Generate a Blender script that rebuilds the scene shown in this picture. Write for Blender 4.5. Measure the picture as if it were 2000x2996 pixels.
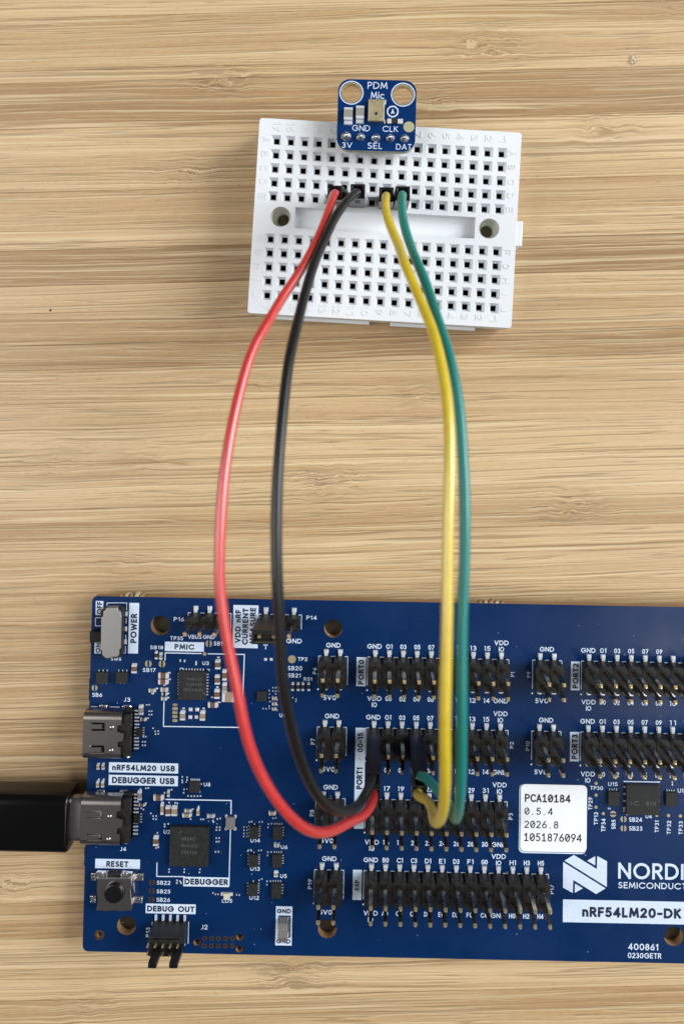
import bpy, bmesh, math, random
from mathutils import Vector, Matrix
random.seed(7)
# ------------------------------------------------------------------ units: 1 Blender unit = 1 mm
# world x = right, y = away from the viewer, z = up; origin under the first pin lead of the PORT0 header
ZB = 4.4                       # height of the blue board's upper face above the table
for o in list(bpy.data.objects): bpy.data.objects.remove(o)
scene = bpy.context.scene
scene.unit_settings.system = 'METRIC'; scene.unit_settings.scale_length = 0.001
# ------------------------------------------------------------------ camera (solved from the pin grid)
F, CX, CY = 2453.96, 1108.32, 950.35
RX, RY, RZ = -0.0300047, 0.003515, 0.0175536
T = Vector((-0.690226, 59.09087, 152.41903))
def _rot(a, b, c):
    Rx = Matrix(((1,0,0),(0,math.cos(a),-math.sin(a)),(0,math.sin(a),math.cos(a))))
    Ry = Matrix(((math.cos(b),0,math.sin(b)),(0,1,0),(-math.sin(b),0,math.cos(b))))
    Rz = Matrix(((math.cos(c),-math.sin(c),0),(math.sin(c),math.cos(c),0),(0,0,1)))
    return Rx @ Ry @ Rz
RC = _rot(RX, RY, RZ)
CC = -(RC.transposed() @ T)                    # camera centre, board frame (x right, y down, z into table)
W = Matrix(((1,0,0),(0,-1,0),(0,0,-1)))
cd = bpy.data.cameras.new('camera'); cam = bpy.data.objects.new('camera', cd)
scene.collection.objects.link(cam)
M3 = W @ RC.transposed() @ Matrix(((1,0,0),(0,-1,0),(0,0,-1)))
loc = W @ CC + Vector((0,0,ZB))
cam.matrix_world = Matrix.Translation(loc) @ M3.to_4x4()
cd.sensor_fit = 'VERTICAL'; cd.sensor_height = 36.0; cd.sensor_width = 24.0
cd.lens = 36.0 * F / 2996.0
cd.shift_x = (1000 - CX) / 2996.0; cd.shift_y = (CY - 1498) / 2996.0
cd.clip_start = 5; cd.clip_end = 6000
cd.dof.use_dof = True; cd.dof.focus_distance = 151.0; cd.dof.aperture_fstop = 0.017
scene.camera = cam
def at(u, v, h=0.0):
    """photo pixel -> place (x, y) on the level h mm above the board's upper face"""
    d = RC.transposed() @ Vector(((u - CX) / F, (v - CY) / F, 1.0))
    s = (-h - CC.z) / d.z
    p = CC + d * s
    return Vector((p.x, -p.y))
# ------------------------------------------------------------------ light
world = bpy.data.worlds.new('World'); scene.world = world; world.use_nodes = True
bg = world.node_tree.nodes['Background']
bg.inputs[0].default_value = (0.86, 0.92, 1.0, 1); bg.inputs[1].default_value = 0.06
def area(name, pos, target, sx, sy, radiance, col):
    l = bpy.data.lights.new(name, 'AREA'); l.shape = 'RECTANGLE'; l.size = sx; l.size_y = sy
    l.energy = radiance * math.pi * sx * sy; l.color = col
    o = bpy.data.objects.new(name, l); scene.collection.objects.link(o)
    o.location = pos
    o.rotation_euler = (Vector(target) - Vector(pos)).to_track_quat('-Z', 'Y').to_euler()
    return o
area('window_light', (1020, 400, 700), (0, 20, 0), 800, 620, 13.6, (0.93, 0.97, 1.0))
area('ceiling_light_left', (-1000, 40, 980), (0, 20, 0), 820, 1100, 4.0, (1.0, 0.985, 0.95))
area('ceiling_light_right', (740, -480, 1350), (0, 0, 0), 520, 520, 4.6, (1.0, 0.985, 0.95))
scene.view_settings.view_transform = 'Standard'; scene.view_settings.look = 'None'
scene.view_settings.exposure = 0.0; scene.view_settings.gamma = 1.0
scene.render.resolution_x = 683; scene.render.resolution_y = 1024
scene.render.engine = 'CYCLES'
# ------------------------------------------------------------------ material helpers
def mat(name, col, rough=0.5, metal=0.0, bump=None, var=None, spec=0.5, coat=0.0, sss=0.0, coat_r=0.1, coat_ior=1.5):
    m = bpy.data.materials.new(name); m.use_nodes = True
    nt = m.node_tree; b = nt.nodes['Principled BSDF']
    b.inputs['Base Color'].default_value = (*col, 1); b.inputs['Roughness'].default_value = rough
    b.inputs['Metallic'].default_value = metal
    b.inputs['Specular IOR Level'].default_value = spec
    b.inputs['Coat IOR'].default_value = coat_ior; b.inputs['Coat Weight'].default_value = coat; b.inputs['Coat Roughness'].default_value = coat_r
    if sss: 
        b.inputs['Subsurface Weight'].default_value = sss; b.inputs['Subsurface Radius'].default_value = (0.6,0.6,0.6)
        b.inputs['Subsurface Scale'].default_value = 0.5
    tc = nt.nodes.new('ShaderNodeNewGeometry')
    if var:        # (scale, amount): the thing's own small tone differences
        n = nt.nodes.new('ShaderNodeTexNoise'); n.inputs['Scale'].default_value = var[0]; n.inputs['Detail'].default_value = 4
        nt.links.new(tc.outputs['Position'], n.inputs['Vector'])
        mr = nt.nodes.new('ShaderNodeMapRange'); mr.inputs[1].default_value = 0.3; mr.inputs[2].default_value = 0.7
        mr.inputs[3].default_value = 1 - var[1]; mr.inputs[4].default_value = 1 + var[1]
        nt.links.new(n.outputs['Fac'], mr.inputs[0])
        mx = nt.nodes.new('ShaderNodeVectorMath'); mx.operation = 'SCALE'
        mx.inputs[0].default_value = col; nt.links.new(mr.outputs[0], mx.inputs['Scale'])
        nt.links.new(mx.outputs[0], b.inputs['Base Color'])
        mr2 = nt.nodes.new('ShaderNodeMapRange'); mr2.inputs[1].default_value = 0.3; mr2.inputs[2].default_value = 0.7
        mr2.inputs[3].default_value = max(0.03, rough - 0.08); mr2.inputs[4].default_value = rough + 0.08
        nt.links.new(n.outputs['Fac'], mr2.inputs[0]); nt.links.new(mr2.outputs[0], b.inputs['Roughness'])
    if bump:       # (scale, distance mm, strength)
        n = nt.nodes.new('ShaderNodeTexNoise'); n.inputs['Scale'].default_value = bump[0]; n.inputs['Detail'].default_value = 3
        nt.links.new(tc.outputs['Position'], n.inputs['Vector'])
        bp = nt.nodes.new('ShaderNodeBump'); bp.inputs['Distance'].default_value = bump[1]; bp.inputs['Strength'].default_value = bump[2]
        nt.links.new(n.outputs['Fac'], bp.inputs['Height']); nt.links.new(bp.outputs[0], b.inputs['Normal'])
        if coat: nt.links.new(bp.outputs[0], b.inputs['Coat Normal'])
    return m
BLUE   = mat('blue_solder_mask', (0.0016, 0.022, 0.094), 0.29, bump=(1.5, 0.01, 0.2), var=(0.12, 0.08), spec=0.30)
BLUE2  = mat('breakout_blue', (0.001, 0.027, 0.125), 0.25, bump=(1.5, 0.02, 0.4), spec=0.5)
FR4    = mat('fibreglass_edge', (0.34, 0.20, 0.09), 0.6, var=(4, 0.2), bump=(9, 0.05, 0.6))
FR4G   = mat('fibreglass_edge_pale', (0.42, 0.40, 0.27), 0.55, var=(4, 0.15))
SILK   = mat('white_print', (0.66, 0.76, 0.92), 0.5, var=(3.0, 0.06))
INK    = mat('dark_print', (0.006, 0.016, 0.045), 0.5)
INKB   = mat('black_print', (0.012, 0.012, 0.016), 0.5)
MARK   = mat('chip_marking', (0.085, 0.09, 0.09), 0.6)
TIN    = mat('tin_solder', (0.78, 0.78, 0.80), 0.16, 0.95, bump=(1.9, 0.16, 0.8), var=(3, 0.12))
SOLDER = mat('bright_solder', (0.90, 0.92, 0.96), 0.28, 0.40, bump=(4.0, 0.03, 0.5))
PINM   = mat('pin_metal', (0.46, 0.41, 0.33), 0.22, 1.0, var=(1.2, 0.15))
GOLD   = mat('gold_tip', (0.88, 0.70, 0.42), 0.26, 0.75)
CANG   = mat('gold_can', (0.60, 0.51, 0.32), 0.34, 0.55, bump=(1.0, 0.01, 0.15), var=(1.5, 0.05))
STEEL  = mat('stainless_shell', (0.50, 0.455, 0.435), 0.28, 1.0)
COVER  = mat('brushed_cover', (0.42, 0.41, 0.40), 0.42, 0.75, bump=(3.0, 0.004, 0.2))
PLUG   = mat('nickel_plug', (0.46, 0.42, 0.41), 0.32, 1.0)
BLACK  = mat('black_header_plastic', (0.014, 0.0135, 0.0125), 0.42, var=(1.6, 0.35), bump=(5, 0.05, 0.5), spec=0.45)
HOUSE  = mat('black_housing_plastic', (0.006, 0.006, 0.007), 0.30, bump=(3, 0.02, 0.3), spec=0.45)
CHIP   = mat('chip_epoxy', (0.020, 0.021, 0.021), 0.48, var=(2.2, 0.25), bump=(9, 0.02, 0.5), spec=0.4)
OVER   = mat('black_overmold', (0.002, 0.002, 0.002), 0.22, bump=(0.7, 0.02, 0.15), spec=0.5)
CAPB   = mat('brown_ceramic', (0.16, 0.085, 0.055), 0.45, var=(4, 0.15))
CAPT   = mat('tan_ceramic', (0.32, 0.24, 0.17), 0.5, var=(4, 0.12))
CAPG   = mat('grey_ceramic', (0.30, 0.27, 0.25), 0.4, var=(4, 0.12))
COPPER = mat('bare_copper_pad', (0.55, 0.45, 0.26), 0.42, 0.6, var=(5, 0.15))
COPPR2 = mat('dull_copper_ring', (0.15, 0.09, 0.055), 0.40, 0.7, var=(5, 0.2))
DARK   = mat('cavity_shade', (0.004, 0.004, 0.004), 0.6)  # near-black stands in for the shade inside holes and openings
WHITEP = mat('white_abs', (0.80, 0.825, 0.855), 0.42, bump=(1.2, 0.03, 0.25), spec=0.45, sss=0.15)
IVORY  = mat('ivory_counterbore', (0.66, 0.66, 0.60), 0.5, spec=0.4)
CREAM  = mat('cream_dot', (0.42, 0.42, 0.25), 0.35)
FOOT   = mat('hole_shade_rubber', (0.030, 0.019, 0.008), 0.6, var=(1.5, .3))  # dark brown picked so that the mounting holes read as shaded
CLEAR  = mat('white_plastic_feet', (0.55, 0.55, 0.55), 0.5)
STICK  = mat('paper_sticker', (0.90, 0.93, 0.97), 0.45, bump=(1.2, 0.02, 0.3), var=(2.0, 0.02))
SPRING = mat('brass_contact', (0.50, 0.47, 0.42), 0.3, 1.0)
def wiremat(n, col, rough=0.42):
    return mat(n, col, rough, bump=(0.9, 0.008, 0.2), var=(0.9, 0.06), spec=0.7, coat=0.9, coat_r=0.36, coat_ior=2.05)
RED  = wiremat('red_pvc', (0.66, 0.022, 0.020)); WBLK = mat('black_pvc', (0.009, 0.009, 0.010), 0.40, bump=(1.6, 0.02, 0.25), spec=0.5, coat=0.25, coat_r=0.30)
YEL  = wiremat('yellow_pvc', (0.72, 0.52, 0.008)); TEAL = mat('teal_pvc', (0.001, 0.215, 0.190), 0.42, bump=(0.9, 0.008, 0.2), spec=0.6, coat=0.5, coat_r=0.32, coat_ior=1.6)
LEDM = mat('led_resin', (0.62, 0.60, 0.48), 0.25)
GLASS = bpy.data.materials.new('clear_flake'); GLASS.use_nodes = True
_g = GLASS.node_tree.nodes['Principled BSDF']; _g.inputs['Transmission Weight'].default_value = 0.85
_g.inputs['Roughness'].default_value = 0.08; _g.inputs['IOR'].default_value = 1.45; _g.inputs['Base Color'].default_value = (0.95,0.93,0.95,1)
# ------------------------------------------------------------------ mesh helpers
class MB:
    def __init__(s): s.v = []; s.f = []; s.m = []; s.sm = []
    def add(s, vs, fs, m=0, smooth=False):
        o = len(s.v); s.v += [tuple(v) for v in vs]
        for f in fs: s.f.append([i + o for i in f]); s.m.append(m); s.sm.append(smooth)
        return s
    def box(s, x0, x1, y0, y1, z0, z1, m=0, tx=0, ty=0, dx=0, dy=0):
        # tx, ty: taper of the top; dx, dy: offset of the top
        vs = [(x0,y0,z0),(x1,y0,z0),(x1,y1,z0),(x0,y1,z0),(x0+tx+dx,y0+ty+dy,z1),(x1-tx+dx,y0+ty+dy,z1),(x1-tx+dx,y1-ty+dy,z1),(x0+tx+dx,y1-ty+dy,z1)]
        return s.add(vs, [(3,2,1,0),(4,5,6,7),(0,1,5,4),(1,2,6,5),(2,3,7,6),(3,0,4,7)], m)
    def prism(s, poly, z0, z1, m=0, ms=None, inset=0):
        n = len(poly)
        cx = sum(p[0] for p in poly)/n; cy = sum(p[1] for p in poly)/n
        top = [(cx+(p[0]-cx)*(1-inset), cy+(p[1]-cy)*(1-inset), z1) for p in poly]
        vs = [(p[0], p[1], z0) for p in poly] + top
        area2 = sum(poly[i][0]*poly[(i+1)%n][1]-poly[(i+1)%n][0]*poly[i][1] for i in range(n))
        ccw = area2 > 0
        t = list(range(n, 2*n)); b = list(range(n))
        s.add(vs, [], m); o = len(s.v) - 2*n
        def F_(ix, mm): s.f.append([i+o for i in ix]); s.m.append(mm); s.sm.append(False)
        F_(t if ccw else t[::-1], m); F_(b[::-1] if ccw else b, m)
        for i in range(n):
            j = (i+1) % n; q = [i, j, j+n, i+n]
            F_(q if ccw else q[::-1], m if ms is None else ms)
        return s
    def cyl(s, cx, cy, r, z0, z1, n=20, m=0, r1=None, smooth=False):
        r1 = r if r1 is None else r1
        vs = [(cx+r*math.cos(2*math.pi*i/n), cy+r*math.sin(2*math.pi*i/n), z0) for i in range(n)]
        vs += [(cx+r1*math.cos(2*math.pi*i/n), cy+r1*math.sin(2*math.pi*i/n), z1) for i in range(n)]
        s.add(vs, [], m); o = len(s.v)-2*n
        s.f.append([i+o for i in range(n, 2*n)]); s.m.append(m); s.sm.append(False)
        s.f.append([i+o for i in range(n)][::-1]); s.m.append(m); s.sm.append(False)
        for i in range(n):
            j = (i+1) % n; s.f.append([o+i, o+j, o+j+n, o+i+n]); s.m.append(m); s.sm.append(smooth)
        return s
    def ring(s, cx, cy, r0, r1, z0, z1, n=28, m=0):     # annulus (flat top, walls)
        vs = []
        for (r, z) in ((r0, z0), (r0, z1), (r1, z1), (r1, z0)):
            vs += [(cx+r*math.cos(2*math.pi*i/n), cy+r*math.sin(2*math.pi*i/n), z) for i in range(n)]
        fs = []
        for k in range(3):
            for i in range(n):
                j = (i+1) % n; fs.append((k*n+j, k*n+i, (k+1)*n+i, (k+1)*n+j))
        return s.add(vs, [f[::-1] for f in fs] if r0 > r1 else fs, m, False)
    def lathe(s, cx, cy, prof, n=24, m=0, smooth=True):   # prof: (r, z) from bottom to top
        vs = []
        for (r, z) in prof: vs += [(cx+r*math.cos(2*math.pi*i/n), cy+r*math.sin(2*math.pi*i/n), z) for i in range(n)]
        fs = []
        for k in range(len(prof)-1):
            for i in range(n):
                j = (i+1) % n; fs.append((k*n+i, k*n+j, (k+1)*n+j, (k+1)*n+i))
        return s.add(vs, fs, m, smooth)
    def tube(s, pts, r, n=16, m=0, caps=True):
        pts = [Vector(p) for p in pts]; N = len(pts)
        rr = r if isinstance(r, (list, tuple)) else [r]*N
        t = [(pts[min(i+1, N-1)] - pts[max(i-1, 0)]).normalized() for i in range(N)]
        up = Vector((0,0,1)) if abs(t[0].z) < 0.9 else Vector((0,1,0))
        u = t[0].cross(up).normalized(); vs = []
        for i in range(N):
            u = (u - t[i]*u.dot(t[i])).normalized(); w = t[i].cross(u)
            vs += [tuple(pts[i] + (u*math.cos(2*math.pi*k/n) + w*math.sin(2*math.pi*k/n))*rr[i]) for k in range(n)]
        fs = [(i*n+k, i*n+(k+1)%n, (i+1)*n+(k+1)%n, (i+1)*n+k) for i in range(N-1) for k in range(n)]
        s.add(vs, fs, m, True)
        if caps:
            o = len(s.v) - N*n
            s.f.append([o+k for k in range(n)][::-1]); s.m.append(m); s.sm.append(False)
            s.f.append([o+(N-1)*n+k for k in range(n)]); s.m.append(m); s.sm.append(False)
        return s
    def mesh(s, name, mats):
        me = bpy.data.meshes.new(name); me.from_pydata(s.v, [], s.f)
        for x in (mats if isinstance(mats, (list, tuple)) else [mats]): me.materials.append(x)
        me.polygons.foreach_set('material_index', s.m); me.polygons.foreach_set('use_smooth', s.sm)
        me.update(); return me
    def build(s, name, mats, parent=None, loc=(0,0,0), rz=0.0, bevel=0.0, seg=2):
        return link(name, s.mesh(name, mats), parent, loc, rz, bevel, seg)
def link(name, me, parent=None, loc=(0,0,0), rz=0.0, bevel=0.0, seg=2):
    o = bpy.data.objects.new(name, me); scene.collection.objects.link(o)
    o.location = loc; o.rotation_euler = (0,0,rz); o.parent = parent
    if bevel:
        md = o.modifiers.new('edge', 'BEVEL'); md.width = bevel; md.segments = seg; md.limit_method = 'ANGLE'; md.angle_limit = math.radians(40)
    return o
def tag(o, label=None, cat=None, group=None, kind=None):
    if label: o['label'] = label
    if cat: o['category'] = cat
    if group: o['group'] = group
    if kind: o['kind'] = kind
    return o
def thing(name, label, cat, loc, rz=0.0, group=None):
    o = bpy.data.objects.new(name, None); scene.collection.objects.link(o); o.location = loc; o.rotation_euler = (0,0,rz)
    o.empty_display_size = 2
    return tag(o, label, cat, group)
def rrect(x0, x1, y0, y1, r, n=6):
    p = []
    for (cx, cy, a) in ((x1-r, y1-r, 0), (x0+r, y1-r, 90), (x0+r, y0+r, 180), (x1-r, y0+r, 270)):
        for k in range(n+1):
            t = math.radians(a + 90*k/n); p.append((cx+r*math.cos(t), cy+r*math.sin(t)))
    return p
def circle(cx, cy, r, n=28): return [(cx+r*math.cos(2*math.pi*i/n), cy+r*math.sin(2*math.pi*i/n)) for i in range(n)]
def slab_mesh(name, outer, holes, z0, z1, mats, side=1):
    """flat plate with holes; top material 0, walls material `side`"""
    bm = bmesh.new(); edges = []; loops = []
    for lp in [outer] + holes:
        vs = [bm.verts.new((p[0], p[1], z1)) for p in lp]; loops.append(vs)
        for i in range(len(vs)): edges.append(bm.edges.new((vs[i], vs[(i+1) % len(vs)])))
    bmesh.ops.triangle_fill(bm, use_beauty=True, use_dissolve=False, edges=edges, normal=(0,0,1))
    for f in bm.faces:
        if f.normal.z < 0: f.normal_flip()
        f.material_index = 0
    top = list(bm.faces)
    if z0 is not None:
        low = {}
        for lp in loops:
            for v in lp: low[v] = bm.verts.new((v.co.x, v.co.y, z0))
        for li, lp in enumerate(loops):
            n = len(lp); a = sum(lp[i].co.x*lp[(i+1)%n].co.y - lp[(i+1)%n].co.x*lp[i].co.y for i in range(n))
            for i in range(n):
                j = (i+1) % n; q = [lp[j], lp[i], low[lp[i]], low[lp[j]]]
                if (a > 0) != (li == 0): q = q[::-1]
                f = bm.faces.new(q); f.material_index = side
        for f in top:
            g = bm.faces.new([low[v] for v in reversed(f.verts)]); g.material_index = 0
    me = bpy.data.meshes.new(name); bm.to_mesh(me); bm.free()
    for x in mats: me.materials.append(x)
    return me
# ------------------------------------------------------------------ stroke lettering
def _arc(cx, cy, rx, ry, a0, a1, n=10):
    return [(cx+rx*math.cos(math.radians(a0+(a1-a0)*k/n)), cy+ry*math.sin(math.radians(a0+(a1-a0)*k/n))) for k in range(n+1)]
G = {
'A': (.84, [[(0,0),(.42,1),(.84,0)],[(.15,.3),(.69,.3)]]),
'B': (.58, [[(0,0),(0,1),(.26,1)]+_arc(.28,.765,.24,.235,90,-90)+[(0,.53)],[(.28,.53)]+_arc(.3,.265,.28,.265,90,-90)+[(0,0)]]),
'C': (.86, [_arc(.5,.5,.5,.5,42,318,16)]),
'D': (.78, [[(0,0),(0,1),(.28,1)]+_arc(.28,.5,.5,.5,90,-90,12)+[(0,0)]]),
'E': (.48, [[(.48,1),(0,1),(0,0),(.48,0)],[(0,.52),(.44,.52)]]),
'F': (.46, [[(.46,1),(0,1),(0,0)],[(0,.5),(.4,.5)]]),
'G': (.98, [_arc(.5,.5,.5,.5,45,360,18)+[(.58,.5)]]),
'H': (.68, [[(0,0),(0,1)],[(.68,0),(.68,1)],[(0,.52),(.68,.52)]]),
'I': (.0, [[(0,0),(0,1)]]),
'J': (.34, [[(.34,1),(.34,.25)]+_arc(.14,.22,.2,.22,0,-120,6)]),
'K': (.58, [[(0,0),(0,1)],[(.55,1),(.02,.48)],[(.15,.58),(.58,0)]]),
'L': (.42, [[(0,1),(0,0),(.42,0)]]),
'M': (.92, [[(0,0),(.12,1),(.46,.18),(.80,1),(.92,0)]]),
'N': (.72, [[(0,0),(0,1),(.72,0),(.72,1)]]),
'O': (1.0, [_arc(.5,.5,.5,.5,0,360,22)]),
'P': (.54, [[(0,0),(0,1),(.26,1)]+_arc(.27,.735,.27,.265,90,-90)+[(0,.47)]]),
'Q': (1.0, [_arc(.5,.5,.5,.5,0,360,22),[(.62,.3),(.95,-.02)]]),
'R': (.56, [[(0,0),(0,1),(.26,1)]+_arc(.27,.74,.26,.26,90,-90)+[(0,.48)],[(.25,.48),(.56,0)]]),
'S': (.54, [_arc(.28,.755,.245,.245,40,250,10)+_arc(.265,.255,.275,.255,75,-145,10)]),
'T': (.60, [[(0,1),(.6,1)],[(.3,1),(.3,0)]]),
'U': (.64, [[(0,1),(0,.32)]+_arc(.32,.32,.32,.32,180,360,10)+[(.64,1)]]),
'V': (.74, [[(0,1),(.37,0),(.74,1)]]),
'W': (1.1, [[(0,1),(.27,0),(.55,.85),(.83,0),(1.1,1)]]),
'X': (.6, [[(0,0),(.6,1)],[(0,1),(.6,0)]]), 'Y': (.66, [[(0,1),(.33,.45),(.66,1)],[(.33,.45),(.33,0)]]),
'Z': (.6, [[(0,1),(.6,1),(0,0),(.6,0)]]),
'0': (.62, [_arc(.31,.5,.31,.5,0,360,20)]),
'@': (.62, [_arc(.31,.5,.31,.5,0,360,20),[(.16,.28),(.46,.72)]]),
'1': (.22, [[(0,.8),(.22,1),(.22,0)]]),
'|': (.12, [[(0,1),(.12,1),(.12,0)]]),
'!': (.5, [[(.02,.76),(.26,1),(.26,0)],[(.02,0),(.5,0)]]),
'2': (.54, [_arc(.27,.73,.26,.27,160,-35,9)+[(0,0),(.54,0)]]),
'3': (.5, [_arc(.23,.76,.22,.24,140,-90,9)+_arc(.23,.26,.27,.26,90,-140,10)]),
'4': (.62, [[(.46,0),(.46,1),(0,.27),(.62,.27)]]),
'5': (.52, [[(.47,1),(.1,1),(.05,.56)]+_arc(.23,.32,.28,.32,110,-140,10)]),
'6': (.56, [[(.4,1),(.07,.46)]+_arc(.28,.28,.28,.28,140,500,16)]),
'7': (.54, [[(0,1),(.54,1),(.15,0)]]),
'8': (.54, [_arc(.27,.765,.22,.235,-90,270,14),_arc(.27,.265,.27,.265,90,450,14)]),
'9': (.56, [[(.16,0),(.49,.54)]+_arc(.28,.72,.28,.28,-40,320,16)]),
'n': (.46, [[(0,0),(0,.68)],[(0,.42)]+_arc(.23,.42,.23,.26,180,0,8)+[(.46,0)]]),
'i': (.0, [[(0,0),(0,.68)],[(0,.9),(0,1)]]),
'c': (.5, [_arc(.3,.34,.3,.34,50,310,12)]),
'-': (.38, [[(0,.42),(.38,.42)]]), '.': (.03, [[(0,0),(0.03,0)]]), '/': (.3, [[(0,0),(.3,1)]]), ' ': (.26, []),
}
def text(mb, s, x0, y0, x1, y1, z, w=0.16, rot=0, mono=False, m=0, th=0.0):
    """fit the strokes of s into the box; rot 0 / 90 (reads upward) / 180 / 270 (reads downward)"""
    bw, bh = abs(x1-x0), abs(y1-y0); cx, cy = (x0+x1)/2, (y0+y1)/2
    if rot in (90, 270): bw, bh = bh, bw
    t = w*bh; gap = 0.20 + w*0.9; pen = 0; items = []
    if mono:
        for ch in s:
            gw, pl = G[ch]; items += [[(p[0]*min(1, .62/max(gw,.5))+pen+(.62-min(gw,.62))/2, p[1]) for p in q] for q in pl]; pen += .62+.26
        pen -= .26
    else:
        for ch in s:
            gw, pl = G[ch]; items += [[(p[0]+pen, p[1]) for p in q] for q in pl]; pen += gw+gap
        pen -= gap
    sx = (bw-t)/max(pen, .01) if pen > .05 else 1; sy = bh-t
    parts = []                       # split at sharp corners so that no stroke folds over itself
    for q_ in items:
        cur = [q_[0]]
        for i in range(1, len(q_)):
            cur.append(q_[i])
            if i < len(q_)-1:
                a1_ = math.atan2((q_[i][1]-q_[i-1][1])*sy, (q_[i][0]-q_[i-1][0])*sx); a2_ = math.atan2((q_[i+1][1]-q_[i][1])*sy, (q_[i+1][0]-q_[i][0])*sx)
                if abs((a2_-a1_+math.pi) % (2*math.pi)-math.pi) > .75: parts.append(cur); cur = [q_[i]]
        parts.append(cur)
    items = parts
    ca, sa = {0:(1,0), 90:(0,1), 180:(-1,0), 270:(0,-1)}[rot]
    for k, q in enumerate(items):
        P = [((p[0]-pen/2)*sx, (p[1]-.5)*sy) for p in q]
        P = [p for i, p in enumerate(P) if i == 0 or math.hypot(p[0]-P[i-1][0], p[1]-P[i-1][1]) > 1e-4]
        if len(P) < 2: P = [P[0], (P[0][0]+0.01, P[0][1])]
        closed = math.hypot(P[0][0]-P[-1][0], P[0][1]-P[-1][1]) < 1e-3
        n = len(P); L = []; R = []
        for i in range(n):
            if closed: a, b = P[(i-1) % (n-1)] if i else P[n-2], P[i+1] if i < n-1 else P[1]
            else: a, b = P[max(i-1,0)], P[min(i+1,n-1)]
            d1 = (P[i][0]-a[0], P[i][1]-a[1]); d2 = (b[0]-P[i][0], b[1]-P[i][1])
            l1 = math.hypot(*d1) or 1; l2 = math.hypot(*d2) or 1
            if i == 0 and not closed: d1 = d2; l1 = l2
            if i == n-1 and not closed: d2 = d1; l2 = l1
            n1 = (-d1[1]/l1, d1[0]/l1); n2 = (-d2[1]/l2, d2[0]/l2)
            mx, my = n1[0]+n2[0], n1[1]+n2[1]; q2 = mx*mx+my*my
            if q2 < .25: mx, my, q2 = n1[0]*1.4, n1[1]*1.4, 2
            k2 = min(t/q2, t*0.9)
            px, py = P[i]
            if not closed and i == 0: px -= d2[0]/l2*t*.45; py -= d2[1]/l2*t*.45
            if not closed and i == n-1: px += d1[0]/l1*t*.45; py += d1[1]/l1*t*.45
            L.append((px+mx*k2, py+my*k2)); R.append((px-mx*k2, py-my*k2))
        zz = z + 0.0012*(k % 7); N = len(L)
        tr = lambda p: (cx+p[0]*ca-p[1]*sa, cy+p[0]*sa+p[1]*ca)
        Lt, Rt = [tr(p) for p in L], [tr(p) for p in R]
        vs = [(*p, zz) for p in Lt] + [(*p, zz) for p in Rt]
        fs = [(N+i, N+i+1, i+1, i) for i in range(N-1)]
        mb.add(vs, fs, m)
        if th:
            vs = [(*p, zz) for p in Lt] + [(*p, z-th) for p in Lt]; mb.add(vs, [(i, i+1, N+i+1, N+i) for i in range(N-1)], m)
            vs = [(*p, zz) for p in Rt] + [(*p, z-th) for p in Rt]; mb.add(vs, [(i+1, i, N+i, N+i+1) for i in range(N-1)], m)
    return mb
# photo crops used for measuring: name -> (x origin, y origin, zoom)
CR = {'4':(230,1720,3.92),'5':(600,1720,3.92),'6':(0,2080,2.45),'7':(230,2480,3.824),'8':(600,2080,3.409),
      'a':(900,1850,2.45),'b':(1000,2080,2.904),'c':(880,2440,2.063),'d':(1500,1850,3.136),'e':(1480,2250,3.015),
      'f':(600,2440,3.92),'K':(420,1860,5.227),'L':(380,2260,4.9),'M':(240,2060,4.9),'N':(740,1980,9.8),
      'O':(560,2560,7.84),'P':(700,2290,7.84),'Q':(1720,2260,5.6),'u':(700,200,1.8233),'v':(700,560,1.8233),
      'w':(940,210,4.9),'x':(940,520,4.9),'y':(960,2180,4.3556),'z':(0,0,0.784),'s':(0,0,1.0)}
def px(c, x, y): o = CR[c]; return o[0]+x/o[2], o[1]+y/o[2]
def q(c, x, y, h=0.0): return at(*px(c, x, y), h)
def qbox(c, x0, y0, x1, y1, h=0.0):
    m = q(c, (x0+x1)/2, (y0+y1)/2, h)
    a, b = q(c, x0, (y0+y1)/2, h), q(c, x1, (y0+y1)/2, h); d, e = q(c, (x0+x1)/2, y0, h), q(c, (x0+x1)/2, y1, h)
    wx, wy = (b-a).length, (e-d).length
    return m.x-wx/2, m.y-wy/2, m.x+wx/2, m.y+wy/2
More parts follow.
